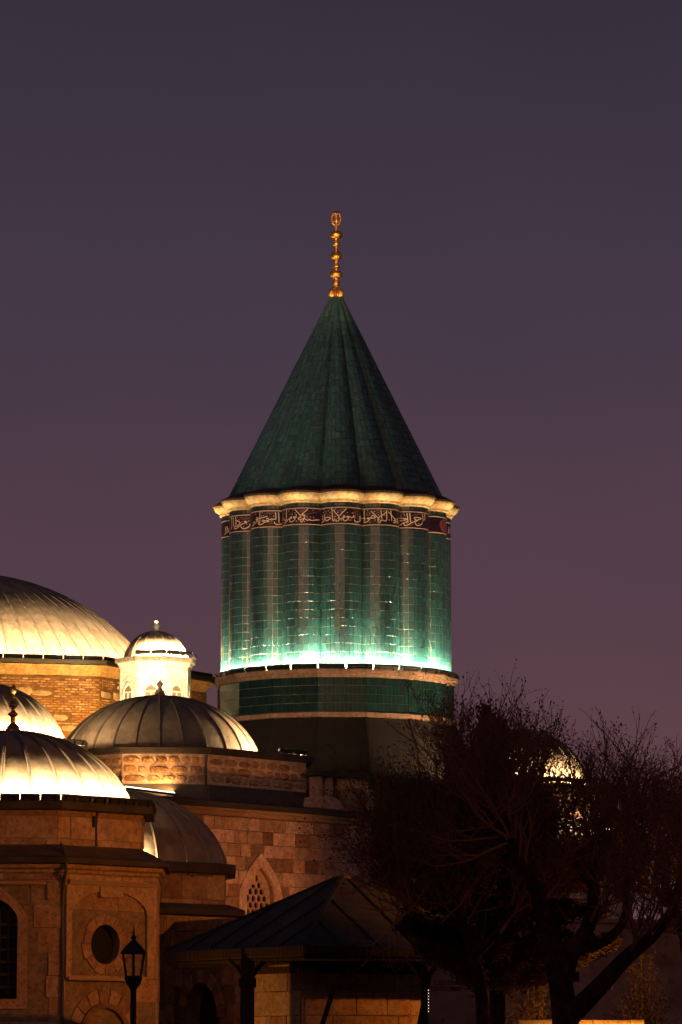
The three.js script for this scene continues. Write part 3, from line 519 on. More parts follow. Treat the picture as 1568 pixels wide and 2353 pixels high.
// ================================================================ dome on a rubble drum (middle)
{
  const cx = at(367, 1735, 98).x, cz = -98, k = .01117, half = 3.36, cut = 2.13 * .7071, yE = 9.15;
  const b = thing('rubble_drum_dome', 'dull brown lead dome on a chamfered drum of rough rubble stones', 'dome', [cx, 0, cz]);
  // plan: square with cut corners, turned with the building
  const sq = []; for (let q = 0; q < 4; q++) { const a = rad(PHI - 90 + 90 * q), n = [Math.sin(a), Math.cos(a)], t = [Math.cos(a), -Math.sin(a)]; for (const s of [-(half - cut), half - cut]) sq.push([n[0] * half + t[0] * s, n[1] * half + t[1] * s]); }
  const wall = part('drum_wall', prism(sq, 7.6, yE + .02), M.mortar, b);
  const r = rng(321); let made = 0;
  const n = sq.length;
  for (let i = 0; i < n; i++) {
    const p0 = sq[i], p1 = sq[(i + 1) % n], mx = (p0[0] + p1[0]) / 2, mz = (p0[1] + p1[1]) / 2; if (mz < -.5) continue;
    const { m, l } = faceFrame(p0, p1); let y = 8.44;
    while (y < yE - .12) {
      const h = rr(.19, .25, r); let x = rr(.0, .06, r);
      while (x < l - .12) { const w = Math.min(rr(.2, .58, r), l - x); if (w > .12) onFace(part('rubble_stone', rubbleGeo(x + w / 2, y + h / 2 + rr(-.012, .012, r), w - .035, h - rr(.03, .055, r), .045, r), pick(M.rubble, r), wall), m); x += w; made++; }
      y += h;
    }
  }
  part('flashing', moulding(sq, [[7.7, 1.08], [8.0, 1.035], [8.25, 1.012], [8.40, 1.006]]), M.roofTin, b);
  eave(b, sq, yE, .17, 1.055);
  dome(b, { y: yE - .2, R: 2.60, rise: 1.96, gores: 26, rot: .05 });
  part('spike', turned([[yE + 1.74, .13], [yE + 1.78, .14], [yE + 1.9, .12], [yE + 1.98, .045], [yE + 2.03, .05], [yE + 2.1, .085], [yE + 2.17, .03], [yE + 2.24, .005]], 14), stoneMat(.55, .36, .32), b);
  const pipeX = sq[2], pp = [(sq[1][0] * .04 + sq[2][0] * .96), (sq[1][1] * .04 + sq[2][1] * .96)];
  part('downpipe', tube([V3(pp[0] * 1.03, yE, pp[1] * 1.03), V3(pp[0] * 1.02, yE - .15, pp[1] * 1.02), V3(pp[0] * 1.02, 8.4, pp[1] * 1.02), V3(pp[0] * 1.04, 8.15, pp[1] * 1.04)], .035, 14), M.roofTin, b);
  eaveBars(cx, cz, sq, 1.0, yE + .27, 1900, 'light bar on the right eave of the rubble drum', 'light bars on the right eave of the rubble drum', { only: (x, z) => x > 2.1 && z < 1.6 && z > -1.9 });
  { const p0 = sq[3].map((v) => v * 1.16), n = 4; for (let i = 0; i < n; i++) { const e0 = sq[4], e1 = sq[5], q = (k) => [e0[0] + (e1[0] - e0[0]) * k + NX * .42, e0[1] + (e1[1] - e0[1]) * k + NZ * .42], [x, z] = q((i + .5) / n); lightBar(V3(cx + x, 8.02, cz + z), V3(-NX, .55, -NZ), .8, 60, [1, .5, .16], 'unseen light bar on the roof, placed to light the right face of the rubble drum', 'unseen light bars before the right face of the rubble drum', { h: .06 }); } }  // unseen bars, placed to light the right face of the drum
}
// ================================================================ great dome on the brick drum (far left)
{
  const cx = at(-80, 1500, 125).x, cz = -125, rc = 8.07, plan = ngon(8, rc, 37 - 90), yE = 14.0;
  const b = thing('brick_drum_dome', 'great floodlit lead dome on an octagonal drum of brick and stone', 'dome', [cx, 0, cz]);
  const wall = part('drum_wall', prism(plan, 7, yE - .5), M.brickMortar, b);
  // faces: the front one ends at 33.4 degrees, the right one at 78.4
  const V = (a) => [rc * Math.sin(rad(a)), rc * Math.cos(rad(a))];
  const r = rng(99), bricks = [], y1 = yE - .52;
  const big = { // stones on the front face: x from the right corner, y, w, h
    front: [[2.72, 12.60, .56, .30], [2.12, 12.59, .54, .32], [1.50, 12.60, .66, .19], [1.72, 11.93, .40, .25], [1.28, 11.93, .20, .12], [.98, 11.84, .50, .19], [1.35, 11.58, .34, .25], [.62, 11.50, .60, .20], [3.4, 12.58, .5, .3], [2.3, 11.9, .5, .26], [3.0, 11.6, .6, .3]],
    right: [[.06, 12.58, .58, .24], [.72, 12.56, .50, .30], [1.28, 12.54, .55, .24], [1.9, 12.58, .5, .26], [.96, 12.90, .28, .15], [4.9, 12.3, .4, .5]],
  };
  const faceDefs = [['front', V(-8), V(37)], ['right', V(37), V(82)]];
  for (const [key, p0, p1] of faceDefs) {
    const { m, l } = faceFrame(p0, p1);
    const stones = big[key].map(([x, y, w, h]) => (key === 'front' ? [l - x - w, y + .26, w, h] : [x, y + .26, w, h]));
    stones.forEach(([x, y, w, h], i) => onFace(part('set_stone', rubbleGeo(x + w / 2, y + h / 2, w, h, .05, r), key === 'right' && i === 2 ? M.plaster : pick([stoneMat(.95, .72, .50), stoneMat(.85, .62, .42)], r), wall), m));
    const xa = key === 'front' ? l - 4.1 : 0, xb = key === 'front' ? l : 5.9;
    for (let y = 11.15, row = 0; y < y1 - .05; y += .0765, row++) for (let x = xa + (row % 2) * .11; x < xb - .1; x += .222) {
      const w = .222 - rr(.012, .06, r), h = rr(.036, .052, r); if (x + w > l) break;
      if (stones.some(([sx, sy, sw, sh]) => x + w > sx - .02 && x < sx + sw + .02 && y + h > sy - .02 && y < sy + sh + .02)) continue;
      if (r() < .06) continue;
      bricks.push({ g: blockGeo(x, y, w, h, .014, .006, r, .004), m, near: key === 'front' ? (l - x < 3.3 ? 2 : 0) : (x < 1.25 ? 2.5 : x > 5 ? 1.5 : 1), y });
    }
  }
  bricks.sort((a, c) => c.near - a.near || c.y - a.y);
  const rest = M.brick.map(() => []);
  bricks.forEach((q, i) => { const k = Math.floor(r() * M.brick.length); if (i < 300) onFace(part('brick', q.g, M.brick[k], wall), q.m); else rest[k].push(q.g.applyMatrix4(q.m)); });
  info(part('brick_field', mergeGeometries(rest.map((l) => mergeGeometries(l)), true), M.brick, wall), null, null, null, 'stuff');
  stoneCornice(b, plan, yE - .5, yE - .17, .995, 1.028, M.cornice);
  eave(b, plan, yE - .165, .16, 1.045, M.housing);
  dome(b, { y: yE - .15, R: 6.5, rise: 3.65, gores: 60, tiers: 4, cap: true, lip: .012, ribR: .028 });
  eaveBars(cx, cz, plan, 1.02, yE + .06, 2200, 'light bar on the eave of the great brick-drum dome', 'light bars on the eave of the great brick-drum dome', { step: .62, len: .56, only: (x, z) => x > -1.5 && z > 1.0, up: .45 });
}
// ================================================================ white lantern turret
{
  const cx = at(358, 1530, 112).x, cz = -112, rc = 1.08, a0 = 18, plan = ngon(8, rc, a0), yE = hgt(1538, 112);
  const b = thing('lantern_turret', 'small cream octagonal turret with arched windows under its own little dome', 'turret', [cx, 0, cz]);
  part('wall', prism(plan, 8.3, yE - .02), M.plaster, b);
  for (let k = 0; k < 8; k++) {
    const p0 = plan[(k + 7) % 8], p1 = plan[k]; if (p0[1] + p1[1] < -.3) continue;
    const { m, l } = faceFrame(p0, p1);
    const fr = pointed(.36, .62, .22, .06), hole = pointed(.36, .62, .22); fr.holes.push(new THREE.Path(hole.getPoints(8)));
    const w = part('window', extr(fr, .03, .004).translate(l / 2, yE - 1.35, 0).applyMatrix4(m), M.plaster, b);
    part('pane', extr(pointed(.34, .60, .2), .006).translate(l / 2, yE - 1.35, .003).applyMatrix4(m), stoneMat(.34, .19, .10), w);
    part('frame_bar', mergeGeometries([box(.34, .04, .02, l / 2, yE - .74, .02), box(.035, .55, .02, l / 2, yE - 1.04, .02)]).applyMatrix4(m), M.plaster, w);
  }
  stoneCornice(b, plan, yE - .02, yE + .14, 1.0, 1.075, M.plaster);
  part('eave', moulding(plan, [[yE + .142, 1.10], [yE + .16, 1.15], [yE + .27, 1.15], [yE + .29, 1.06]]), stoneMat(.55, .42, .30), b);
  dome(b, { y: yE + .15, R: .95, rise: .97, gores: 16, ribR: .016 });
  part('finial', turned([[yE + 1.08, .10], [yE + 1.16, .09], [yE + 1.2, .07], [yE + 1.24, .085], [yE + 1.3, .09], [yE + 1.35, .055], [yE + 1.38, .06], [yE + 1.43, .06], [yE + 1.46, .01]], 14), M.plaster, b);
  eaveBars(cx, cz, plan, 1.12, yE + .40, 3000, 'short light bar on the eave of the cream turret', 'light bars on the eave of the cream turret', { step: .4, h: .05, up: .95, only: (x, z) => x > -.45 });
  // unseen projector behind the rubble drum dome, placed to light the turret, and one for the brick drum
  unseen_floodlight(V3(cx, 10.0, cz + 5.5), V3(cx, yE - .5, cz), 520, [1, .80, .45], rad(19), 'floodlight out of view on the roof, placed to light the cream turret', { r: 10 });
  unseen_floodlight(V3(at(262, 1690, 113.5).x, 10.05, -113.5), V3(at(235, 1600, 118).x, 12.9, -118.2), 260, [1, .55, .14], rad(58), 'floodlight out of view on the roof, placed to light the brick drum', { r: 10, pen: .9 });
}

// ================================================================ front tomb (left): two-storey octagon with a floodlit dome
const circ = (x, y, r, n = 28) => { const p = new THREE.Path(); for (let i = 0; i < n; i++) { const a = -i / n * 2 * Math.PI; i ? p.lineTo(x + r * Math.cos(a), y + r * Math.sin(a)) : p.moveTo(x + r, y); } p.closePath(); return p; };
// a wedge of an arch ring
function wedge(cx, cy, r0, r1, a0, a1, d, sy = 1) { const s = new THREE.Shape(), q = (r, a) => [cx + r * Math.cos(a), cy + r * sy * Math.sin(a)]; s.moveTo(...q(r0, a0)); s.lineTo(...q(r1, a0)); s.lineTo(...q(r1, (a0 + a1) / 2)); s.lineTo(...q(r1, a1)); s.lineTo(...q(r0, a1)); s.lineTo(...q(r0, (a0 + a1) / 2)); return extr(s, d, .005); }
{
  const cx = at(20, 1850, 79).x, cz = -79, rc = 3.35, plan = ngon(8, rc, 24), yL = 5.30;
  const b = thing('two_storey_tomb', 'two-storey octagonal stone tomb with a brightly floodlit dome at the left edge', 'tomb', [cx, 0, cz]);
  part('core', prism(ngon(8, rc * .93, 24), 0, yL), M.void, b);  // near-black core: the darkness behind the openings is its colour
  for (let k = 0; k < 8; k++) {
    const p0 = plan[(k + 7) % 8], p1 = plan[k], mid = rad(24 + 45 * k - 22.5), { m, l } = faceFrame(p0, p1), vis = Math.cos(mid) > -.1;
    const sh = new THREE.Shape([[0, 0], [l, 0], [l, yL], [0, yL]].map((p) => new THREE.Vector2(...p)));
    const right = k === 1, front = k === 0;
    const wx = l / 2 + .03, wy = hgt(2296, 75.8), ww = .74, wh = hgt(2118, 75.8) - wy, wr = hgt(2066, 75.8) - hgt(2118, 75.8);
    const ox = l / 2 - .14, oy = hgt(2170, 76.6), orad = .40;
    const ax = l / 2 - .16, ay = hgt(2385, 76.6), ar = .66;
    if (front) sh.holes.push(new THREE.Path(pointed(ww, wh, wr).getPoints(10).map((p) => new THREE.Vector2(p.x + wx, p.y + wy))));
    if (right) sh.holes.push(circ(ox, oy, orad));
    const wall = part('wall', extr(sh, .2).translate(0, 0, -.2).applyMatrix4(m), M.backing, b);
    if (!vis) continue;
    const yRelief0 = hgt(2247, 76.6), yRelief1 = hgt(2036, 76.6);
    const skip = (x0, y0, x1, y1) => (front && x1 > wx - ww / 2 - .2 && x0 < wx + ww / 2 + .2 && y1 > wy - .06 && y0 < wy + wh + wr + .16) || (right && (Math.hypot(Math.max(x0 - ox, 0, ox - x1), Math.max(y0 - oy, 0, oy - y1)) < orad + .23 || Math.hypot(Math.max(x0 - ax, 0, ax - x1), Math.max(y0 - ay, 0, ay - y1)) < ar + .28));
    ashlar(wall, 'stone_block', p0, p1, courses(1.0, yL - .001, .42, .50, rng(k + 5)), .5, 1.0, M.sandstone, { skip, r: rng(40 + k), depth: .018, gap: .006 });
    if (front) {
      const sur = pointed(ww, wh, wr, .19); sur.holes.push(new THREE.Path(pointed(ww, wh, wr).getPoints(10)));
      const w = part('window', extr(sur, .03, .006).translate(wx, wy, .002).applyMatrix4(m), M.sandstone[1], b);
      const bars = []; for (let i = 1; i < 4; i++) bars.push(box(.05, wh + wr * .6, .05, wx - ww / 2 + ww * i / 4, wy + (wh + wr * .6) / 2, -.13)); for (let j = 1; j < 7; j++) bars.push(box(ww, .06, .05, wx, wy + j * wh / 6.2, -.125));
      part('grille', mergeGeometries(bars).applyMatrix4(m), M.iron, w);
      part('pane', box(ww, wh + wr, .01, wx, wy + (wh + wr) / 2, -.17).applyMatrix4(m), M.darkGlass, w);
      part('string_course', mergeGeometries([box(l * .87, .07, .07, l * .435, hgt(2028, 75.8), .035), box(.09, .3, .06, l * .90, hgt(2050, 75.8) + .02, .03)]).applyMatrix4(m), M.sandstone[0], wall);
    }
    if (right) {
      // shallow arched panel in relief
      const fr = new THREE.Shape([[.05, yRelief0], [l - .12, yRelief0], [l - .12, yRelief1], [.05, yRelief1]].map((p) => new THREE.Vector2(...p)));
      const hole = new THREE.Path(), hw = 1.04, hx = l / 2 - .06, spr = hgt(2105, 76.6), rise = hgt(2046, 76.6) - spr; hole.moveTo(hx - hw, yRelief0 + .03); hole.lineTo(hx - hw, spr); for (let i = 0; i <= 20; i++) { const a = Math.PI - i / 20 * Math.PI; hole.lineTo(hx + hw * Math.cos(a), spr + rise * Math.sin(a)); } hole.lineTo(hx + hw, yRelief0 + .03); hole.closePath(); fr.holes.push(hole);
      part('arched_panel', extr(fr, .05, .008).translate(0, 0, .015).applyMatrix4(m), M.sandstone[0], wall);
      part('string_course', mergeGeometries([box(l * .84, .06, .09, l * .46, yRelief1 + .04, .045), box(l * .84, .05, .12, l * .46, yRelief1 + .09, .05), box(.62, .2, .1, hx + .02, yRelief1 - .12, .05)]).applyMatrix4(m), M.sandstone[2], wall);
      part('sill_course', mergeGeometries([box(l * .80, .07, .13, l * .43, yRelief0 - .02, .06)]).applyMatrix4(m), M.sandstone[2], wall);
      const ow = part('round_window', new THREE.TorusGeometry(orad + .01, .022, 8, 40).translate(ox, oy, .012).applyMatrix4(m), M.sandstone[3], b);
      for (let i = 0; i < 12; i++) part('voussoir', wedge(ox, oy, orad + .02, orad + rr(.17, .24), (i / 12) * 2 * Math.PI + .02, ((i + 1) / 12) * 2 * Math.PI - .02, .022).translate(0, 0, .004).applyMatrix4(m), i % 2 ? M.sandstone[3] : M.sandstone[1], ow);
      part('pane', new THREE.CircleGeometry(orad, 24).translate(ox, oy, -.17).applyMatrix4(m), M.darkGlass, ow);
      const arch = part('arch', wedge(ax, ay, ar - .09, ar, .02, Math.PI - .02, .05).translate(0, 0, .02).applyMatrix4(m), M.iron, wall);
      const full = []; for (let i = 0; i < 14; i++) full.push(wedge(ax, ay, ar - .07, ar + .03, i / 14 * Math.PI, (i + 1) / 14 * Math.PI, .05)); arch.geometry = mergeGeometries(full).translate(0, 0, .03).applyMatrix4(m); arch.material = M.stoneDark[0];
      for (let i = 0; i < 9; i++) part('voussoir', wedge(ax, ay, ar + .04, ar + .30, (i / 9) * Math.PI + .02, ((i + 1) / 9) * Math.PI - .02, .022).translate(0, 0, .006).applyMatrix4(m), i % 2 ? M.sandstone[1] : M.stoneDark[1], wall);
    }
  }
  stoneCornice(b, plan, yL, yL + .19, 1.0, 1.045, M.sandstone[1]);
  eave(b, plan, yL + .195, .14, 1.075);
  part('skirt_roof', loft([ringOf(plan, yL + .345, 1.05), ringOf(plan, yL + .62, .88)], { top: true, bottom: true }), M.roofTin, b);
  const up = ngon(8, 2.98, 24), yU = 6.55;
  const uw = part('drum_wall', prism(up, yL + .3, yU), M.backing, b);
  for (let k = 0; k < 8; k++) { const p0 = up[(k + 7) % 8], p1 = up[k]; if (p0[1] + p1[1] < -1) continue; ashlar(uw, 'stone_block', p0, p1, [yL + .55, 6.02, yU - .08], .7, 1.25, [M.sandstone[1], M.sandstone[0], M.stone[1]], { depth: .015, gap: .005, r: rng(70 + k) }); }
  stoneCornice(b, up, yU - .08, yU + .03, 1.005, 1.02, M.sandstone[3]);
  eave(b, up, yU + .035, .19, 1.085);
  dome(b, { y: yU - .2, R: 2.62, rise: 2.02, gores: 26, rot: .03 });
  // downpipes
  const vtx = plan[0];
  part('downpipe', tube([V3(vtx[0] * .96, yL + .6, vtx[1] * .96), V3(vtx[0] * 1.05, yL + .28, vtx[1] * 1.05), V3(vtx[0] * 1.045, yL, vtx[1] * 1.045), V3(vtx[0] * 1.015, yL - .15, vtx[1] * 1.015), V3(vtx[0] * 1.012, 3, vtx[1] * 1.012), V3(vtx[0] * 1.012, .2, vtx[1] * 1.012)], .035, 40), M.roofTin, b);
  const v2 = [up[0][0] * .55 + up[1][0] * .45, up[0][1] * .55 + up[1][1] * .45];
  part('downpipe', tube([V3(v2[0] * 1.04, yU + .08, v2[1] * 1.04), V3(v2[0] * 1.02, yU - .06, v2[1] * 1.02), V3(v2[0] * 1.015, yU - .2, v2[1] * 1.015), V3(v2[0] * 1.02, yL + .6, v2[1] * 1.02)], .022, 20), M.roofTin, b);
  for (const [k, t] of [[0, .25], [1, .42]]) { const p0 = up[(k + 7) % 8], p1 = up[k], { m } = faceFrame(p0, p1); part('water_spout', box(.07, .22, .08, Math.hypot(p1[0] - p0[0], p1[1] - p0[1]) * t, yU - .16, .05).applyMatrix4(m), M.iron, b); }
  // finial, bronze
  const fy = yU + 1.76, f = thing('bronze_finial', 'bronze finial of three bulbs on the front left dome', 'finial', [cx + .07, fy, cz]);
  part('bell', turned([[0, .155], [.04, .16], [.13, .145], [.21, .09], [.25, .045]], 20), M.darkGold, f);
  part('shaft', turned([[.24, .045], [.33, .05], [.39, .055], [.415, .095], [.45, .10], [.48, .06], [.52, .042], [.57, .05], [.6, .085], [.63, .092], [.67, .07], [.74, .04], [.79, .05], [.81, .035]], 20), M.darkGold, f);
  part('tip', turned([[.8, .03], [.85, .035], [.9, .06], [.95, .065], [1.0, .045], [1.06, .008]], 16), M.darkGold, f);
  eaveBars(cx, cz, up, 1.068, yU + .285, 1600, 'light bar on the eave of the front left dome', 'light bars on the eave of the front left dome', { step: .36, len: .345, only: (x, z) => z > -1.2 && x > -2.9 });
}
// ================================================================ second tomb behind it
{
  const cx = at(275, 1985, 86).x, cz = -86, plan = ngon(8, 2.62, 24), yE = 5.72;
  const b = thing('stone_tomb', 'darker domed stone tomb half hidden behind the front left tomb', 'tomb', [cx, 0, cz]);
  const wall = part('wall', prism(ngon(8, 2.55, 24), 0, yE), M.backing, b);
  for (let k = 0; k < 8; k++) { const p0 = plan[(k + 7) % 8], p1 = plan[k]; if (p0[0] + p1[0] < -1 || p0[1] + p1[1] < -3) continue; ashlar(wall, 'stone_block', p0.map((v) => v * .974), p1.map((v) => v * .974), [1, 1.5, 2, 2.5, 3, 3.5, 4.0, 4.45, 5.15, 5.71], .6, 1.1, [...M.sandstone, M.stoneDark[1]], { depth: .02, r: rng(80 + k) }); }
  eave(b, plan, yE, .22, 1.075);
  dome(b, { y: yE - .05, R: 2.42, rise: 1.95, gores: 20, rot: .1, ribR: .034 });
  part('spike', turned([[yE + 1.88, .07], [yE + 1.95, .06], [yE + 2.0, .03], [yE + 2.04, .06], [yE + 2.1, .06], [yE + 2.15, .025], [yE + 2.2, .045], [yE + 2.25, .04], [yE + 2.3, .02], [yE + 2.42, .004]], 14), M.roofTin, b);
  part('skirt_eave', moulding(plan, [[4.78, 1.0], [4.8, 1.16], [4.93, 1.165], [5.05, 1.02]]), M.darkLead, b);
  part('plinth_wall', prism(ngon(8, 2.86, 24), 0, 4.77), M.stone[3], b);
  { const lw = b.children[b.children.length - 1], lp = ngon(8, 2.86, 24); for (const k of [0, 1, 2]) ashlar(lw, 'stone_block', lp[(k + 7) % 8], lp[k], courses(1.2, 4.75, .36, .46, rng(k + 90)), .5, .95, [...M.sandstone, M.stoneDark[1]], { depth: .02, r: rng(95 + k) }); }
  eaveBars(cx, cz, plan, 1.06, yE + .31, 1300, 'light bar on the left eave of the second tomb', 'light bars on the left eave of the second tomb', { only: (x, z) => x < .5 && x > -.6 && z > 1, step: .5, len: .4 });
}
// ================================================================ lit dome behind the front finial
{
  const cx = at(-48, 1690, 95).x, cz = -95, plan = ngon(8, 2.72, 30), yE = 9.18;
  const b = thing('lead_dome', 'floodlit lead dome behind the bronze finial at the left edge', 'dome', [cx, 0, cz]);
  const wall = part('wall', prism(plan, 4, yE), M.backing, b);
  for (const k of [0, 1, 2]) ashlar(wall, 'stone_block', plan[(k + 7) % 8], plan[k], [7.6, 8.1, 8.6, 9.1], .6, 1.0, M.stone, { depth: .02, r: rng(120 + k) });
  eave(b, plan, yE, .15, 1.05);
  dome(b, { y: yE - .2, R: 2.20, rise: 1.98, gores: 24, tiers: 2 });
  eaveBars(cx, cz, plan, 1.02, yE + .24, 1500, 'light bar on the eave of the rear left dome', 'light bars on the eave of the rear left dome', { only: (x, z) => z > -1.2 && x > .1, step: .5, len: .44, up: .35 });
}
// ================================================================ lit dome behind the tree (right)
{
  const cx = at(1195, 1803, 108).x, cz = -108, plan = ngon(8, 2.35, 27), yE = 9.1;
  const b = thing('lead_dome', 'floodlit lead dome half hidden by the bare tree on the right', 'dome', [cx, 0, cz]);
  const wall = part('wall', prism(plan, 7, yE), M.mortar, b), r = rng(501);
  for (const k of [0, 1, 2]) { const p0 = plan[(k + 7) % 8], p1 = plan[k], { m, l } = faceFrame(p0, p1); for (let y = 8.35; y < yE - .15; y += .24) for (let x = .02; x < l - .15;) { const w = Math.min(rr(.25, .55, r), l - x); if (w > .14) onFace(part('rubble_stone', rubbleGeo(x + w / 2, y + .11, w - .04, .19, .04, r), pick(M.rubble, r), wall), m); x += w; } }
  eave(b, plan, yE, .17, 1.06);
  dome(b, { y: yE - .2, R: 2.02, rise: 2.01, gores: 22 });
  eaveBars(cx, cz, plan, 1.02, yE + .26, 1300, 'light bar on the eave of the right dome', 'light bars on the eave of the right dome behind the tree', { only: (x, z) => z > 1.3 && x < 1.9, step: .5, len: .44 });
  const q = at(1270, 1898, 105.2), e = at(1425, 1906, 106.8); e.y = q.y;
  ledLine(q, e, 100, 'broken bright LED line behind the twigs of the tree on the right', V3(-.45, .72, -.5), WARM, 9);
}
// ================================================================ kiosk with a pyramid roof
{
  const cx = at(790, 2178, 70).x, cz = -70, rc = 3.39, plan = ngon(4, rc, -12), yE = 3.62, yA = hgt(2016, 70);
  const b = thing('kiosk', 'dark kiosk with a low pyramid roof of sheet metal on timber posts', 'kiosk', [cx, 0, cz]);
  part('fascia', moulding(plan, [[yE - .19, .985], [yE - .17, .995], [yE - .01, 1.0], [yE, .99]]), M.wood, b);
  const roof = part('roof', loft([ringOf(plan, yE + .002, .99), ringOf(plan, yA, .035)], { top: true, bottom: true }), M.kioskRoof, b);
  for (let k = 0; k < 4; k++) {
    const a = plan[k], c = plan[(k + 1) % 4], P = (u, t) => { const s = .99 + (.035 - .99) * t; return V3((a[0] + (c[0] - a[0]) * u) * s, yE + .006 + (yA - yE) * t, (a[1] + (c[1] - a[1]) * u) * s); };
    part('hip_cap', beam(P(0, 0), P(0, 1), .07, .05), M.kioskRoof, roof);
    // standing seams run up the slope to the hips; sheets between them
    const len = Math.hypot(a[0] - c[0], a[1] - c[1]), ns = 6;
    for (let i = 1; i < ns; i++) { const u = i / ns, t = Math.min(1, 2 * Math.min(u, 1 - u)) * .96; const s = 1 - t, uu = (u - .5) / Math.max(s, .04) + .5; part('standing_seam', beam(P(u, 0), P(Math.min(.98, Math.max(.02, uu)), t), .035, .05), M.kioskRoof, roof); }
  }
  part('apex_cap', moulding(ngon(8, .2, 0), [[yA - .03, 1], [yA + .02, .9], [yA + .05, .5]]), M.roofTin, b);
  part('ceiling', prism(plan.map(([x, z]) => [x * .97, z * .97]), yE - .24, yE - .2), M.wood, b);
  // stone booth under the roof
  const bw = 2.6, bd = 1.54, f = at(690, 2250, 68.2), fx = f.x - cx, fz = f.z - cz, t1 = [Math.cos(rad(33)), -Math.sin(rad(33))], t2 = [-Math.cos(rad(57)), -Math.sin(rad(57))];
  const c0 = [fx, fz], c1 = [fx + t1[0] * bw, fz + t1[1] * bw], c3 = [fx + t2[0] * bd, fz + t2[1] * bd], c2 = [c1[0] + t2[0] * bd, c1[1] + t2[1] * bd];
  const booth = part('booth_wall', prism([c3, c0, c1, c2], 0, yE - .25), M.backing, b);
  ashlar(booth, 'stone_block', c3, c0, courses(1.2, yE - .28, .38, .46, rng(7)), .5, .9, M.sandstone, { depth: .02, gap: .007, r: rng(201) });
  ashlar(booth, 'stone_block', c0, c1, courses(1.2, yE - .28, .38, .46, rng(8)), .5, .9, [M.stone[3], M.sandstone[3]], { depth: .02, gap: .007, r: rng(202) });  // darker stones on this side put its shade into the colour
  part('wall_plate', prism([c3, c0, c1, c2].map(([x, z]) => [x + (x - fx) * .02, z + .03]), yE - .45, yE - .25), M.wood, b);
  // posts with curved braces
  const post = (px, d, w, dirs) => { const p = at(px, 2300, d), x = p.x - cx, z = p.z - cz; const o = part('post', mergeGeometries([box(w, yE - .2, w, x, (yE - .2) / 2, z), box(w * 1.25, .16, w * 1.25, x, yE - .62, z)]), M.wood, b); for (const [dx, dz] of dirs) part('brace', tube([V3(x, yE - .75, z), V3(x + dx * .12, yE - .45, z + dz * .12), V3(x + dx * .34, yE - .2, z + dz * .34)], .045, 8), M.wood, o); };
  post(569, 68.4, .245, [[-1, 0], [1, 0]]);
  post(976, 67.6, .13, [[-1, 0], [1, 0]]);
  const s0 = at(738, 2365, 67.2), s1 = at(778, 2236, 67.2); s0.x -= cx; s1.x -= cx; s0.z -= cz; s1.z -= cz;
  part('strut', beam(s0.clone().add(s0.clone().sub(s1).multiplyScalar(.6)), s1, .085), M.wood, b);
  const s2 = at(962, 2365, 67), s3 = at(985, 2250, 67); for (const s of [s2, s3]) { s.x -= cx; s.z -= cz; }
  part('strut', beam(s2.clone().add(s2.clone().sub(s3).multiplyScalar(.6)), s3, .085), M.wood, b);
}
// ================================================================ arcade wall in the gap between the tombs and the kiosk
{
  const p = at(375, 2300, 84), q = at(590, 2300, 80.5), p0 = [p.x, p.z], p1 = [q.x, q.z], { m, l } = faceFrame(p0, p1), h = hgt(2112, 82);
  const b = thing('arcade_wall', 'stone wall with a round arch of alternating stones behind the kiosk eave', 'wall');
  const ax = l * .43, ay = hgt(2338, 82), ar = .74;
  const sh = new THREE.Shape([[0, 0], [l, 0], [l, h], [0, h]].map((v) => new THREE.Vector2(...v))), hole = new THREE.Path(); hole.moveTo(ax - ar, .2); hole.lineTo(ax - ar, ay); for (let i = 0; i <= 16; i++) { const a = Math.PI - i / 16 * Math.PI; hole.lineTo(ax + ar * Math.cos(a), ay + ar * Math.sin(a)); } hole.lineTo(ax + ar, .2); hole.closePath(); sh.holes.push(hole);
  const wall = part('wall_face', extr(sh, .35).translate(0, 0, -.35).applyMatrix4(m), M.backing, b);
  ashlar(wall, 'stone_block', p0, p1, courses(1.2, h, .36, .44, rng(31)), .4, .8, M.sandstone, { depth: .02, r: rng(231), skip: (x0, y0, x1, y1) => y0 < ay + .2 ? x1 > ax - ar - .28 && x0 < ax + ar + .28 : Math.hypot(Math.max(x0 - ax, 0, ax - x1), Math.max(y0 - ay, 0)) < ar + .26 });
  for (let i = 0; i < 11; i++) part('voussoir', wedge(ax, ay, ar, ar + .26, i / 11 * Math.PI + .015, (i + 1) / 11 * Math.PI - .015, .05).translate(0, 0, .004).applyMatrix4(m), i % 2 ? M.sandstone[0] : M.stoneDark[1], wall);
  part('recess', box(ar * 2 + .1, ay + ar, .05, ax, (ay + ar) / 2, -.38).applyMatrix4(m), M.void, b);  // near-black sheet: the shade inside the arch is in its colour
}
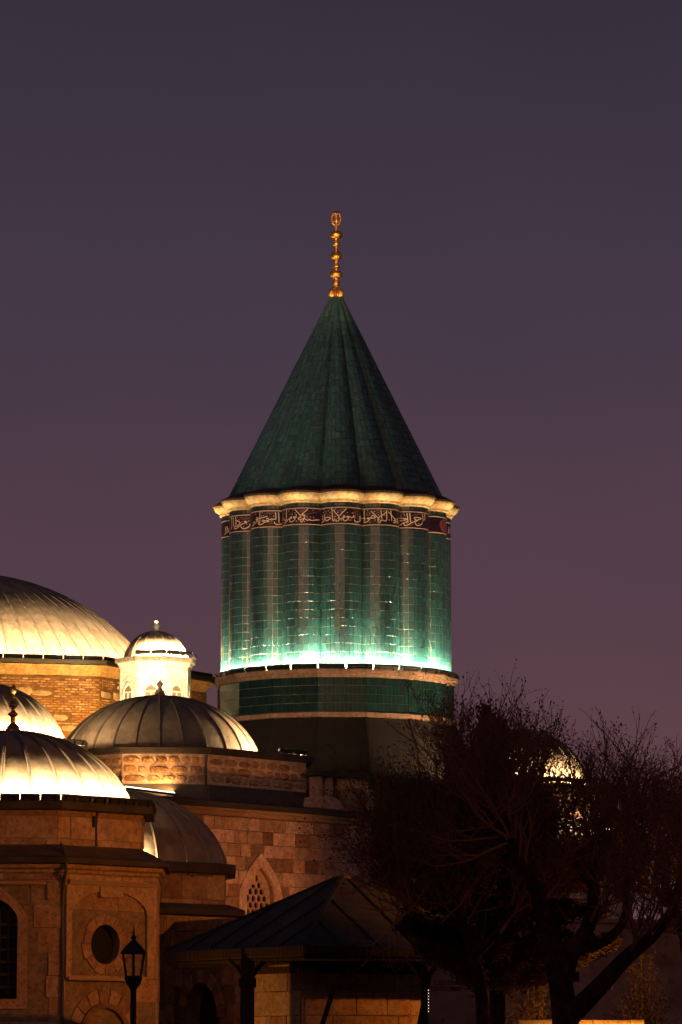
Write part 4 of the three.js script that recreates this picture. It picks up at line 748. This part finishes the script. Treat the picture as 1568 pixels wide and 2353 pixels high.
// ================================================================ street lamps
function streetLamp(label, x, z, group) {
  const o = thing('street_lamp', label, 'street lamp', [x, 0, z], 0, group), y = 3.36, k = .00706;
  part('pole', turned([[0, .11], [.3, .1], [.5, .06], [1.2, .052], [2.4, .05], [y - .62, .048]], 14), M.iron, o);
  part('cup', turned([[y - .64, .05], [y - .58, .07], [y - .52, .12], [y - .45, .15], [y - .40, .155], [y - .39, .02]], 6), M.iron, o);
  const n = 6, v = (yy, r, i) => { const a = i / n * 2 * Math.PI; return V3(r * Math.sin(a), yy, r * Math.cos(a)); };
  const lantern = part('frame', mergeGeometries([...Array.from({ length: n }, (_, i) => beam(v(y - .40, .135, i), v(y - .02, .195, i), .022)), ...Array.from({ length: n }, (_, i) => beam(v(y - .39, .135, i), v(y - .39, .135, i + 1), .02))]), M.iron, o);
  for (let i = 0; i < n; i++) { const g = new THREE.BufferGeometry(); g.setAttribute('position', new THREE.Float32BufferAttribute([v(y - .39, .13, i), v(y - .39, .13, i + 1), v(y - .02, .19, i + 1), v(y - .39, .13, i), v(y - .02, .19, i + 1), v(y - .02, .19, i)].flatMap((p) => p.toArray()), 3)); g.computeVertexNormals(); part('pane', g, M.glass, lantern); }
  part('roof', loft([ringOf(ngon(6, .235, 0), y - .03), ringOf(ngon(6, .235, 0), y), ringOf(ngon(6, .15, 0), y + .09), ringOf(ngon(6, .03, 0), y + .20)], { top: true, bottom: true }), M.iron, o);
  part('spike', turned([[y + .19, .03], [y + .22, .04], [y + .245, .045], [y + .27, .02], [y + .3, .02], [y + .36, .012], [y + .46, .003]], 12), M.iron, o);
  return o;
}
const lampX = at(307, 2250, 62).x;
streetLamp('unlit black lantern street lamp in front of the left tomb', lampX, -62);
// ================================================================ unseen amber lamps outside the picture
// a mast with a sodium floodlight stands out of view, placed to light low walls, finial and cone
function mast(label, x, y, z, target, I, angle, color, pen = .6) {
  const o = thing('unseen_light_mast', label, 'light mast', [x, 0, z]);
  part('pole', turned([[0, .12], [.4, .09], [y * .5, .07], [y - .1, .055]], 14), M.iron, o);
  const head = part('head', box(.5, .14, .3, 0, y, 0), M.housing, o); part('lens', box(.42, .02, .24, 0, y - .082, 0), glow(...color, 4), head);
  const l = new THREE.SpotLight(col(...color), I, 0, angle, pen, 2); l.position.set(x, y - .12, z); l.target.position.copy(target); l.castShadow = true; l.shadow.radius = 8; scene.add(l, l.target);
}
mast('tall amber light mast unseen beyond the right edge of the picture, placed to light the low walls', 9.4, 6.7, -66.5, V3(-12, 2.2, -84), 850, rad(36), [1, .31, .022], .8);
mast('tall amber light mast unseen beyond the left edge of the picture, placed to light the gilded finial', -10.5, 6.5, -60, V3(TX, Y.cone1 + 1.2, -TD), 11000, rad(2.4), [1, .62, .26]);
mast('tall warm light mast unseen far beyond the left edge of the picture, placed to light the green cone', -30, 9, -76, V3(TX, (Y.cone0 + Y.cone1) / 2 + .6, -TD), 4000, rad(4.6), [1, .86, .70], .7);
mast('second amber light mast unseen beyond the right edge of the picture, placed to light the gilded finial', 11.5, 6.5, -66, V3(TX, Y.cone1 + 1.2, -TD), 8000, rad(2.4), [1, .60, .24]);

// unseen block behind the photographer, placed to keep the dusk light off the lower walls
{
  const b = thing('unseen_street_block', 'unseen tall flat-roofed block behind the photographer, placed to shade the low walls', 'building', [0, 0, 16]);
  part('wall', box(90, 25, 12, 0, 12.5, 0), stoneMat(.5, .4, .32), b); part('roof', box(91, .6, 13, 0, 25.3, 0), M.darkLead, b);
  for (let j = 0; j < 7; j++) for (let i = -9; i <= 9; i++) { const w = part('window', box(1.5, 1.8, .12, i * 4.5, 2.4 + j * 3.3, -6.02), M.darkGlass, b); part('frame', mergeGeometries([box(1.7, .12, .16, i * 4.5, 1.45 + j * 3.3, -6.03), box(.08, 1.8, .14, i * 4.5, 2.4 + j * 3.3, -6.04)]), M.stone[3], w); }
}
// low unseen floodlights, placed to light walls, booth and bushes, all below the lower edge of the picture or hidden behind the kiosk
unseen_floodlight(V3(4.0, 1.2, -84), V3(-2.2, 4.8, -94.5), 230, [1, .36, .10], rad(24), 'low amber floodlight out of view behind the kiosk, placed to light the long stone wall', { r: 10, pen: .9 });
unseen_floodlight(V3(-4.3, .6, -68.8), V3(-1.2, 2.5, -69), 16, [1, .40, .06], rad(55), 'low amber floodlight out of view left of the kiosk, placed to light the booth', { r: 10, pen: .9 });
unseen_floodlight(V3(4.3, .8, -62.2), V3(4.6, 2.9, -75), 120, [1, .42, .05], rad(60), 'low amber floodlight out of view before the low kerb wall, placed to light wall and bushes', { r: 10, pen: .9 });

// ================================================================ right-hand garden wall and planting
{
  const p = at(1120, 2300, 86), q = at(1700, 2300, 90), p0 = [p.x, p.z], p1 = [q.x, q.z], { m, l } = faceFrame(p0, p1), h = hgt(2118, 87);
  const b = thing('garden_wall', 'pinkish plastered wall seen between the trunk and the boughs on the right', 'wall');
  part('wall_face', box(l, h, .4, l / 2, h / 2, -.2).applyMatrix4(m), stoneMat(.56, .32, .24), b);
  part('coping', box(l, .1, .55, l / 2, h + .052, -.2).applyMatrix4(m), M.stone[3], b);
  part('niche', box(.34, .22, .05, at(1358, 2240, 87).x - p.x, hgt(2243, 87), .005).applyMatrix4(m), M.void, b);  // near-black plate on the wall face, no hollow behind it
  const a = at(1190, 2345, 63.5), c = at(1480, 2352, 63.5), f = faceFrame([a.x, a.z], [c.x, c.z]), hh = a.y;
  const w = thing('low_wall', 'low kerb wall lit amber at the foot of the tree', 'wall');
  part('wall_face', box(f.l, hh - .06, .35, f.l / 2, (hh - .06) / 2, -.18).applyMatrix4(f.m), M.backing, w);
  for (let s = 0; s < f.l - .1; s += .62) part('coping_stone', blockGeo(s + .005, hh - .055, Math.min(.61, f.l - s), .07, .03, .012).applyMatrix4(f.m), pick(M.sandstone), w);
}
// sign boards on the kiosk post
{
  const mk = (px, py, w, label) => {
    const p = at(px, py, 66.4), o = thing('sign_board', label, 'sign', [p.x, p.y, p.z], rad(18), 'red and cream sign boards on the kiosk post');
    part('board', box(w, .075, .02, 0, 0, 0), std(.42, .05, .03, { roughness: .6 }), o);
    const c = document.createElement('canvas'); c.width = 256; c.height = 32; const x = c.getContext('2d'), r = rng(px + py); x.fillStyle = '#d9b48c'; x.fillRect(0, 0, 256, 32); x.fillStyle = '#6b4a36'; for (let i = 0; i < 34; i++) x.fillRect(24 + i * 6 + r() * 2, 9 + r() * 4, 2 + r() * 2.5, 8 + r() * 6);
    const t = new THREE.CanvasTexture(c); t.colorSpace = THREE.SRGBColorSpace; t.magFilter = THREE.LinearFilter;
    part('panel', box(w * .62, .05, .006, -w * .15, 0, .0135), new THREE.MeshStandardMaterial({ map: t, roughness: .7 }), o);
  };
  mk(1034, 2258, .60, 'upper red and cream sign board beside the kiosk post'); mk(1024, 2272, .56, 'lower red and cream sign board beside the kiosk post');
  const s = at(985, 2300, 66.7), o = thing('light_string', 'short string of tiny lights hanging down the kiosk post', 'light string', [s.x, s.y, s.z]);
  part('cord', new THREE.CylinderGeometry(.004, .004, .42, 6), M.iron, o);
  for (let i = 0; i < 8; i++) part('bulb', new THREE.SphereGeometry(.009, 8, 6).translate(0, -.18 + i * .052, .01), glow(1, .8, .5, 1.2), o);
}
// ================================================================ trees
// limbs grow from lists of points; twigs and leaves are spread over them
function limbGeo(pts, r0, r1, seg, rs) {
  const c = new THREE.CatmullRomCurve3(pts), g = new THREE.TubeGeometry(c, seg, 1, rs), P = g.attributes.position, n = rs + 1, q = V3(0, 0, 0);
  for (let i = 0; i <= seg; i++) { const t = i / seg, rd = r0 + (r1 - r0) * t; c.getPointAt(t, q); for (let k = 0; k < n; k++) { const j = i * n + k; P.setXYZ(j, q.x + (P.getX(j) - q.x) * rd, q.y + (P.getY(j) - q.y) * rd, q.z + (P.getZ(j) - q.z) * rd); } }
  const uv = g.attributes.uv; for (let i = 0; i < uv.count; i++) uv.setXY(i, uv.getX(i) * c.getLength() * .6, uv.getY(i) * r0 * 6);
  return g;
}
function growTwigs(seed, out, tips, start, dir, len, rad0, level, maxLevel, opt) {
  const r = opt.r, n = level === 0 ? 5 : 3, pts = [start.clone()], d = dir.clone(), p = start.clone();
  for (let i = 0; i < n; i++) { d.add(V3(rr(-1, 1, r), rr(-1, 1, r) + opt.up, rr(-1, 1, r)).multiplyScalar(opt.bend)).normalize(); p.addScaledVector(d, len / n); pts.push(p.clone()); }
  out.push(limbGeo(pts, rad0, rad0 * (level === maxLevel ? .5 : .62), level < 2 ? 6 : 3, level < 2 ? 6 : 3));
  if (level === maxLevel) { tips.push([p.clone(), d.clone()], [pts[n - 1].clone(), d.clone()]); return; }
  const kids = level === 0 ? opt.kids0 : opt.kids;
  for (let k = 0; k < kids; k++) {
    const t = k === kids - 1 ? 1 : rr(.35, .98, r), q = new THREE.CatmullRomCurve3(pts).getPoint(t), side = V3(rr(-1, 1, r), rr(-.5, 1, r), rr(-1, 1, r)).normalize();
    const nd = d.clone().multiplyScalar(k === kids - 1 ? 1 : .75).addScaledVector(side, k === kids - 1 ? .35 : rr(.5, 1.0, r)).normalize();
    growTwigs(seed, out, tips, q, nd, len * rr(.55, .82, r), rad0 * (k === kids - 1 ? .62 : .5), level + 1, maxLevel, opt);
  }
}
const leafGeo = (() => { const s = [[0, 0, 0], [.5, .18, .06], [1, 0, 0], [.5, -.18, .06]]; const g = new THREE.BufferGeometry(); g.setAttribute('position', new THREE.Float32BufferAttribute([...s[0], ...s[1], ...s[2], ...s[0], ...s[2], ...s[3]], 3)); g.computeVertexNormals(); return g; })();
function leaves(name, parent, list, mat) { // list of [pos, dir, size]
  const im = new THREE.InstancedMesh(leafGeo, mat, list.length), m = new THREE.Matrix4(), q = new THREE.Quaternion(), X = V3(1, 0, 0), r = rng(list.length);
  list.forEach(([p, d, s], i) => { q.setFromUnitVectors(X, d); q.multiply(new THREE.Quaternion().setFromAxisAngle(X, r() * 6.3)); m.compose(p, q, V3(s, s * rr(.9, 1.5, r), s)); im.setMatrixAt(i, m); im.setColorAt(i, col(1, 1, 1).multiplyScalar(rr(.6, 1.3, r))); });
  im.name = name; im.userData.kind = 'stuff'; parent.add(im); return im;
}
const leafMat = (r, g, b) => new THREE.MeshPhysicalMaterial({ color: col(r, g, b), roughness: .85, transmission: .3, thickness: 0, side: THREE.DoubleSide });
function randDir(r, up = 0) { const a = r() * 6.283, z = rr(-1, 1, r); const s = Math.sqrt(1 - z * z); return V3(s * Math.cos(a), z + up, s * Math.sin(a)).normalize(); }

// the forked tree on the right: hand-placed trunk and boughs, then twigs
function forkedTree(label, d, limbs, opt, leafColor, group) {
  const base = at(limbs[0].p[0][0], 2353, d), o = thing('forked_tree', label, 'tree', [base.x, 0, -d], 0, group), r = rng(opt.seed), big = [], twigs = [], tips = [];
  for (const L of limbs) {
    const pts = L.p.map(([px, py, dz]) => { const w = at(px, py, d + (dz || 0)); return V3(w.x - base.x, w.y, w.z + d); });
    if (L.root) pts.unshift(V3(pts[0].x, -.1, pts[0].z));
    big.push(limbGeo(pts, L.r[0], L.r[1], 14, 9));
    if (L.grow) { const c = new THREE.CatmullRomCurve3(pts); for (let k = 0; k < L.grow; k++) { const t = k === 0 ? 1 : rr(L.from ?? .4, 1, r), q = c.getPoint(t), dir = c.getTangent(t).multiplyScalar(.7).addScaledVector(randDir(r, .35), k ? .8 : .25).normalize(); growTwigs(0, twigs, tips, q, dir, opt.len * rr(.75, 1.15, r), opt.rad, 0, opt.levels, { ...opt, r }); } }
  }
  const trunk = part('trunk', mergeGeometries(big), M.bark, o);
  info(part('twigs', mergeGeometries(twigs), M.twig, o), null, null, null, 'stuff');
  const list = []; for (const [p, dir] of tips) for (let k = 0; k < opt.leaves; k++) { const ld = dir.clone().addScaledVector(randDir(r, .1), .8).normalize(); list.push([p.clone().addScaledVector(randDir(r), rr(0, opt.spread, r)), ld, rr(opt.leaf[0], opt.leaf[1], r)]); }
  leaves('crown', o, list, leafMat(...leafColor));
  return [twigs.length, tips.length, list.length];
}
(forkedTree('leafless-looking tree with a forked trunk in front of the right dome', 60, [
  { root: true, p: [[1300, 2353], [1294, 2300], [1285, 2240], [1268, 2180]], r: [.30, .17] },
  { p: [[1268, 2180], [1250, 2110], [1225, 2030, -.3], [1190, 1975, -.4], [1172, 1925, -.5]], r: [.17, .06], grow: 12, from: .25 },
  { p: [[1290, 2270], [1315, 2190, .3], [1352, 2130, .3], [1365, 2040, .4], [1362, 1970, .5], [1350, 1915, .6]], r: [.16, .05], grow: 11, from: .35 },
  { p: [[1315, 2330], [1380, 2265, -.3], [1440, 2200, -.4], [1500, 2150, -.4], [1545, 2090, -.5], [1560, 2030, -.5]], r: [.17, .06], grow: 14, from: .4 },
  { p: [[1322, 2182, .3], [1385, 2165, .5], [1432, 2120, .6], [1440, 2060, .7], [1434, 1990, .8]], r: [.10, .04], grow: 12, from: .35 },
  { p: [[1365, 2040, .4], [1310, 1970, .8], [1275, 1930, 1], [1270, 1890, 1.1]], r: [.07, .035], grow: 6, from: .3 },
  { p: [[1190, 1975, -.4], [1145, 1895, -.2], [1125, 1845, 0]], r: [.08, .035], grow: 10, from: .3 },
  { p: [[1440, 2040, .7], [1475, 1990, .9], [1488, 1950, 1]], r: [.06, .03], grow: 8, from: .3 },
], { seed: 11, len: .92, rad: .026, levels: 3, kids0: 5, kids: 4, up: .26, bend: .26, leaves: 1, leaf: [.035, .07], spread: .04 }, [.16, .065, .035]));
(forkedTree('tree with upright twigs at the right edge behind the forked one', 66, [
  { root: true, p: [[1600, 2353], [1596, 2250], [1580, 2160]], r: [.24, .15] },
  { p: [[1580, 2160], [1555, 2100], [1535, 2040], [1520, 1990]], r: [.13, .045], grow: 15, from: .25 },
  { p: [[1580, 2160], [1610, 2100], [1600, 2040], [1580, 1990]], r: [.12, .045], grow: 14, from: .3 },
  { p: [[1555, 2080], [1490, 2040, .4], [1455, 1990, .6], [1445, 1950, .6]], r: [.07, .035], grow: 14, from: .25 },
], { seed: 23, len: .95, rad: .026, levels: 3, kids0: 5, kids: 4, up: .26, bend: .26, leaves: 1, leaf: [.035, .07], spread: .04 }, [.16, .065, .035]));
(forkedTree('rounded tree of fine reddish twigs before the right half of the kiosk', 61.5, [
  { root: true, p: [[1110, 2353], [1106, 2280], [1090, 2200]], r: [.13, .10] },
  { p: [[1090, 2200], [1060, 2110], [1030, 2030], [1000, 1960]], r: [.09, .035], grow: 15, from: .15 },
  { p: [[1090, 2200], [1110, 2080, .3], [1090, 1980, .4], [1070, 1890, .4], [1055, 1830, .4]], r: [.09, .035], grow: 17, from: .2 },
  { p: [[1090, 2200], [1160, 2120, -.3], [1200, 2020, -.3], [1210, 1920, -.3]], r: [.08, .035], grow: 14, from: .2 },
  { p: [[1060, 2110], [1000, 2080, .4], [965, 2030, .5], [945, 1970, .5]], r: [.06, .03], grow: 14, from: .2 },
  { p: [[1060, 2110], [1005, 2120, -.3], [965, 2110, -.4], [930, 2085, -.4]], r: [.05, .025], grow: 12, from: .2 },
], { seed: 37, len: .86, rad: .024, levels: 3, kids0: 5, kids: 4, up: .2, bend: .28, leaves: 2, leaf: [.03, .07], spread: .06 }, [.16, .065, .035]));
// dense dark evergreen in front of the kiosk roof
{
  const d = 64, base = at(1136, 2353, d), o = thing('dense_evergreen', 'broad dense evergreen tree hiding the right side of the kiosk roof', 'tree', [base.x, 0, -d]), r = rng(77);
  const big = [limbGeo([V3(0, -.1, 0), V3(.02, 1.5, 0), V3(.05, 3, 0), V3(-.1, 5, .1), V3(.1, 6.6, 0), V3(.22, 7.3, 0)], .2, .03, 24, 9)], list = [], tw = [];
  // layered boughs: reach to the left and right differs with height (in metres)
  const reach = [[3.0, 1.1, 1.5], [3.4, 1.65, 1.9], [4.1, 1.8, 2.2], [4.7, 1.75, 2.15], [5.2, 1.4, 1.6], [5.6, 1.0, 1.1], [6.0, .6, .6], [6.4, .4, .35], [6.8, .28, .24], [7.1, .2, .18], [7.35, .1, .1]];
  const lim = (y, s) => { let k = 1; while (k < reach.length - 1 && y > reach[k][0]) k++; const a = reach[k - 1], b = reach[k], t = THREE.MathUtils.clamp((y - a[0]) / (b[0] - a[0]), 0, 1), c = s < 0 ? 1 : 2; return a[c] + (b[c] - a[c]) * t; };
  for (let k = 0; k < 150; k++) {
    const y = 3.05 + 4.3 * Math.pow(r(), .95), a = r() * 6.283, R = lim(y, Math.cos(a)) * rr(.75, 1.06, r), e = V3(Math.cos(a) * R, y + rr(-.25, .35, r), Math.sin(a) * R * .8), s = V3(rr(-.06, .06, r), Math.max(2.8, y - rr(.2, .7, r)), 0);
    tw.push(limbGeo([s, s.clone().lerp(e, .5).add(V3(0, .08, 0)), e], .028, .008, 5, 4));
    const n = Math.round(900 * Math.max(.3, R));
    for (let i = 0; i < n; i++) { const t = Math.pow(r(), .65), p = s.clone().lerp(e, .15 + .87 * t).addScaledVector(randDir(r), rr(.02, .26, r) * (1.1 - .5 * t)); list.push([p, e.clone().sub(s).normalize().addScaledVector(randDir(r, .3), .9).normalize(), rr(.045, .10, r)]); }
  }
  part('trunk', mergeGeometries(big), M.bark, o); info(part('boughs', mergeGeometries(tw), M.bark, o), null, null, null, 'stuff');
  leaves('crown', o, list, leafMat(.15, .065, .032));
}
// bushes lit by the unseen amber lamp behind the trunk
function bush(label, px, d, w, h, seed, color) {
  const b = at(px, 2353, d), o = thing('garden_bush', label, 'bush', [b.x, 0, -d], 0, 'bushes behind the forked trunk'), r = rng(seed), list = [], st = [];
  for (let k = 0; k < 60; k++) { const dir = randDir(r, .4); dir.y = Math.abs(dir.y); const e = V3(dir.x * w * rr(.5, 1, r), dir.y * h * rr(.6, 1, r) + .4, dir.z * w * rr(.5, 1, r)); st.push(limbGeo([V3(dir.x * .1, 0, dir.z * .1), e.clone().multiplyScalar(.5), e], .018, .005, 4, 4)); for (let i = 0; i < 130; i++) list.push([e.clone().multiplyScalar(rr(.5, 1.05, r)).addScaledVector(randDir(r), rr(.03, .25, r)), randDir(r, .2), rr(.05, .10, r)]); }
  part('stems', mergeGeometries(st), M.twig, o); leaves('foliage', o, list, leafMat(...color));
}
bush('rounded olive green bush to the left of the forked trunk', 1220, 70, .8, hgt(2195, 70), 301, [.12, .12, .02]);
bush('olive green bush to the right of the forked trunk', 1480, 74, .85, hgt(2190, 74), 302, [.12, .11, .02]);

scene.traverse((o) => { if (o.isMesh) o.castShadow = o.receiveShadow = true; });
renderer.render(scene, camera);
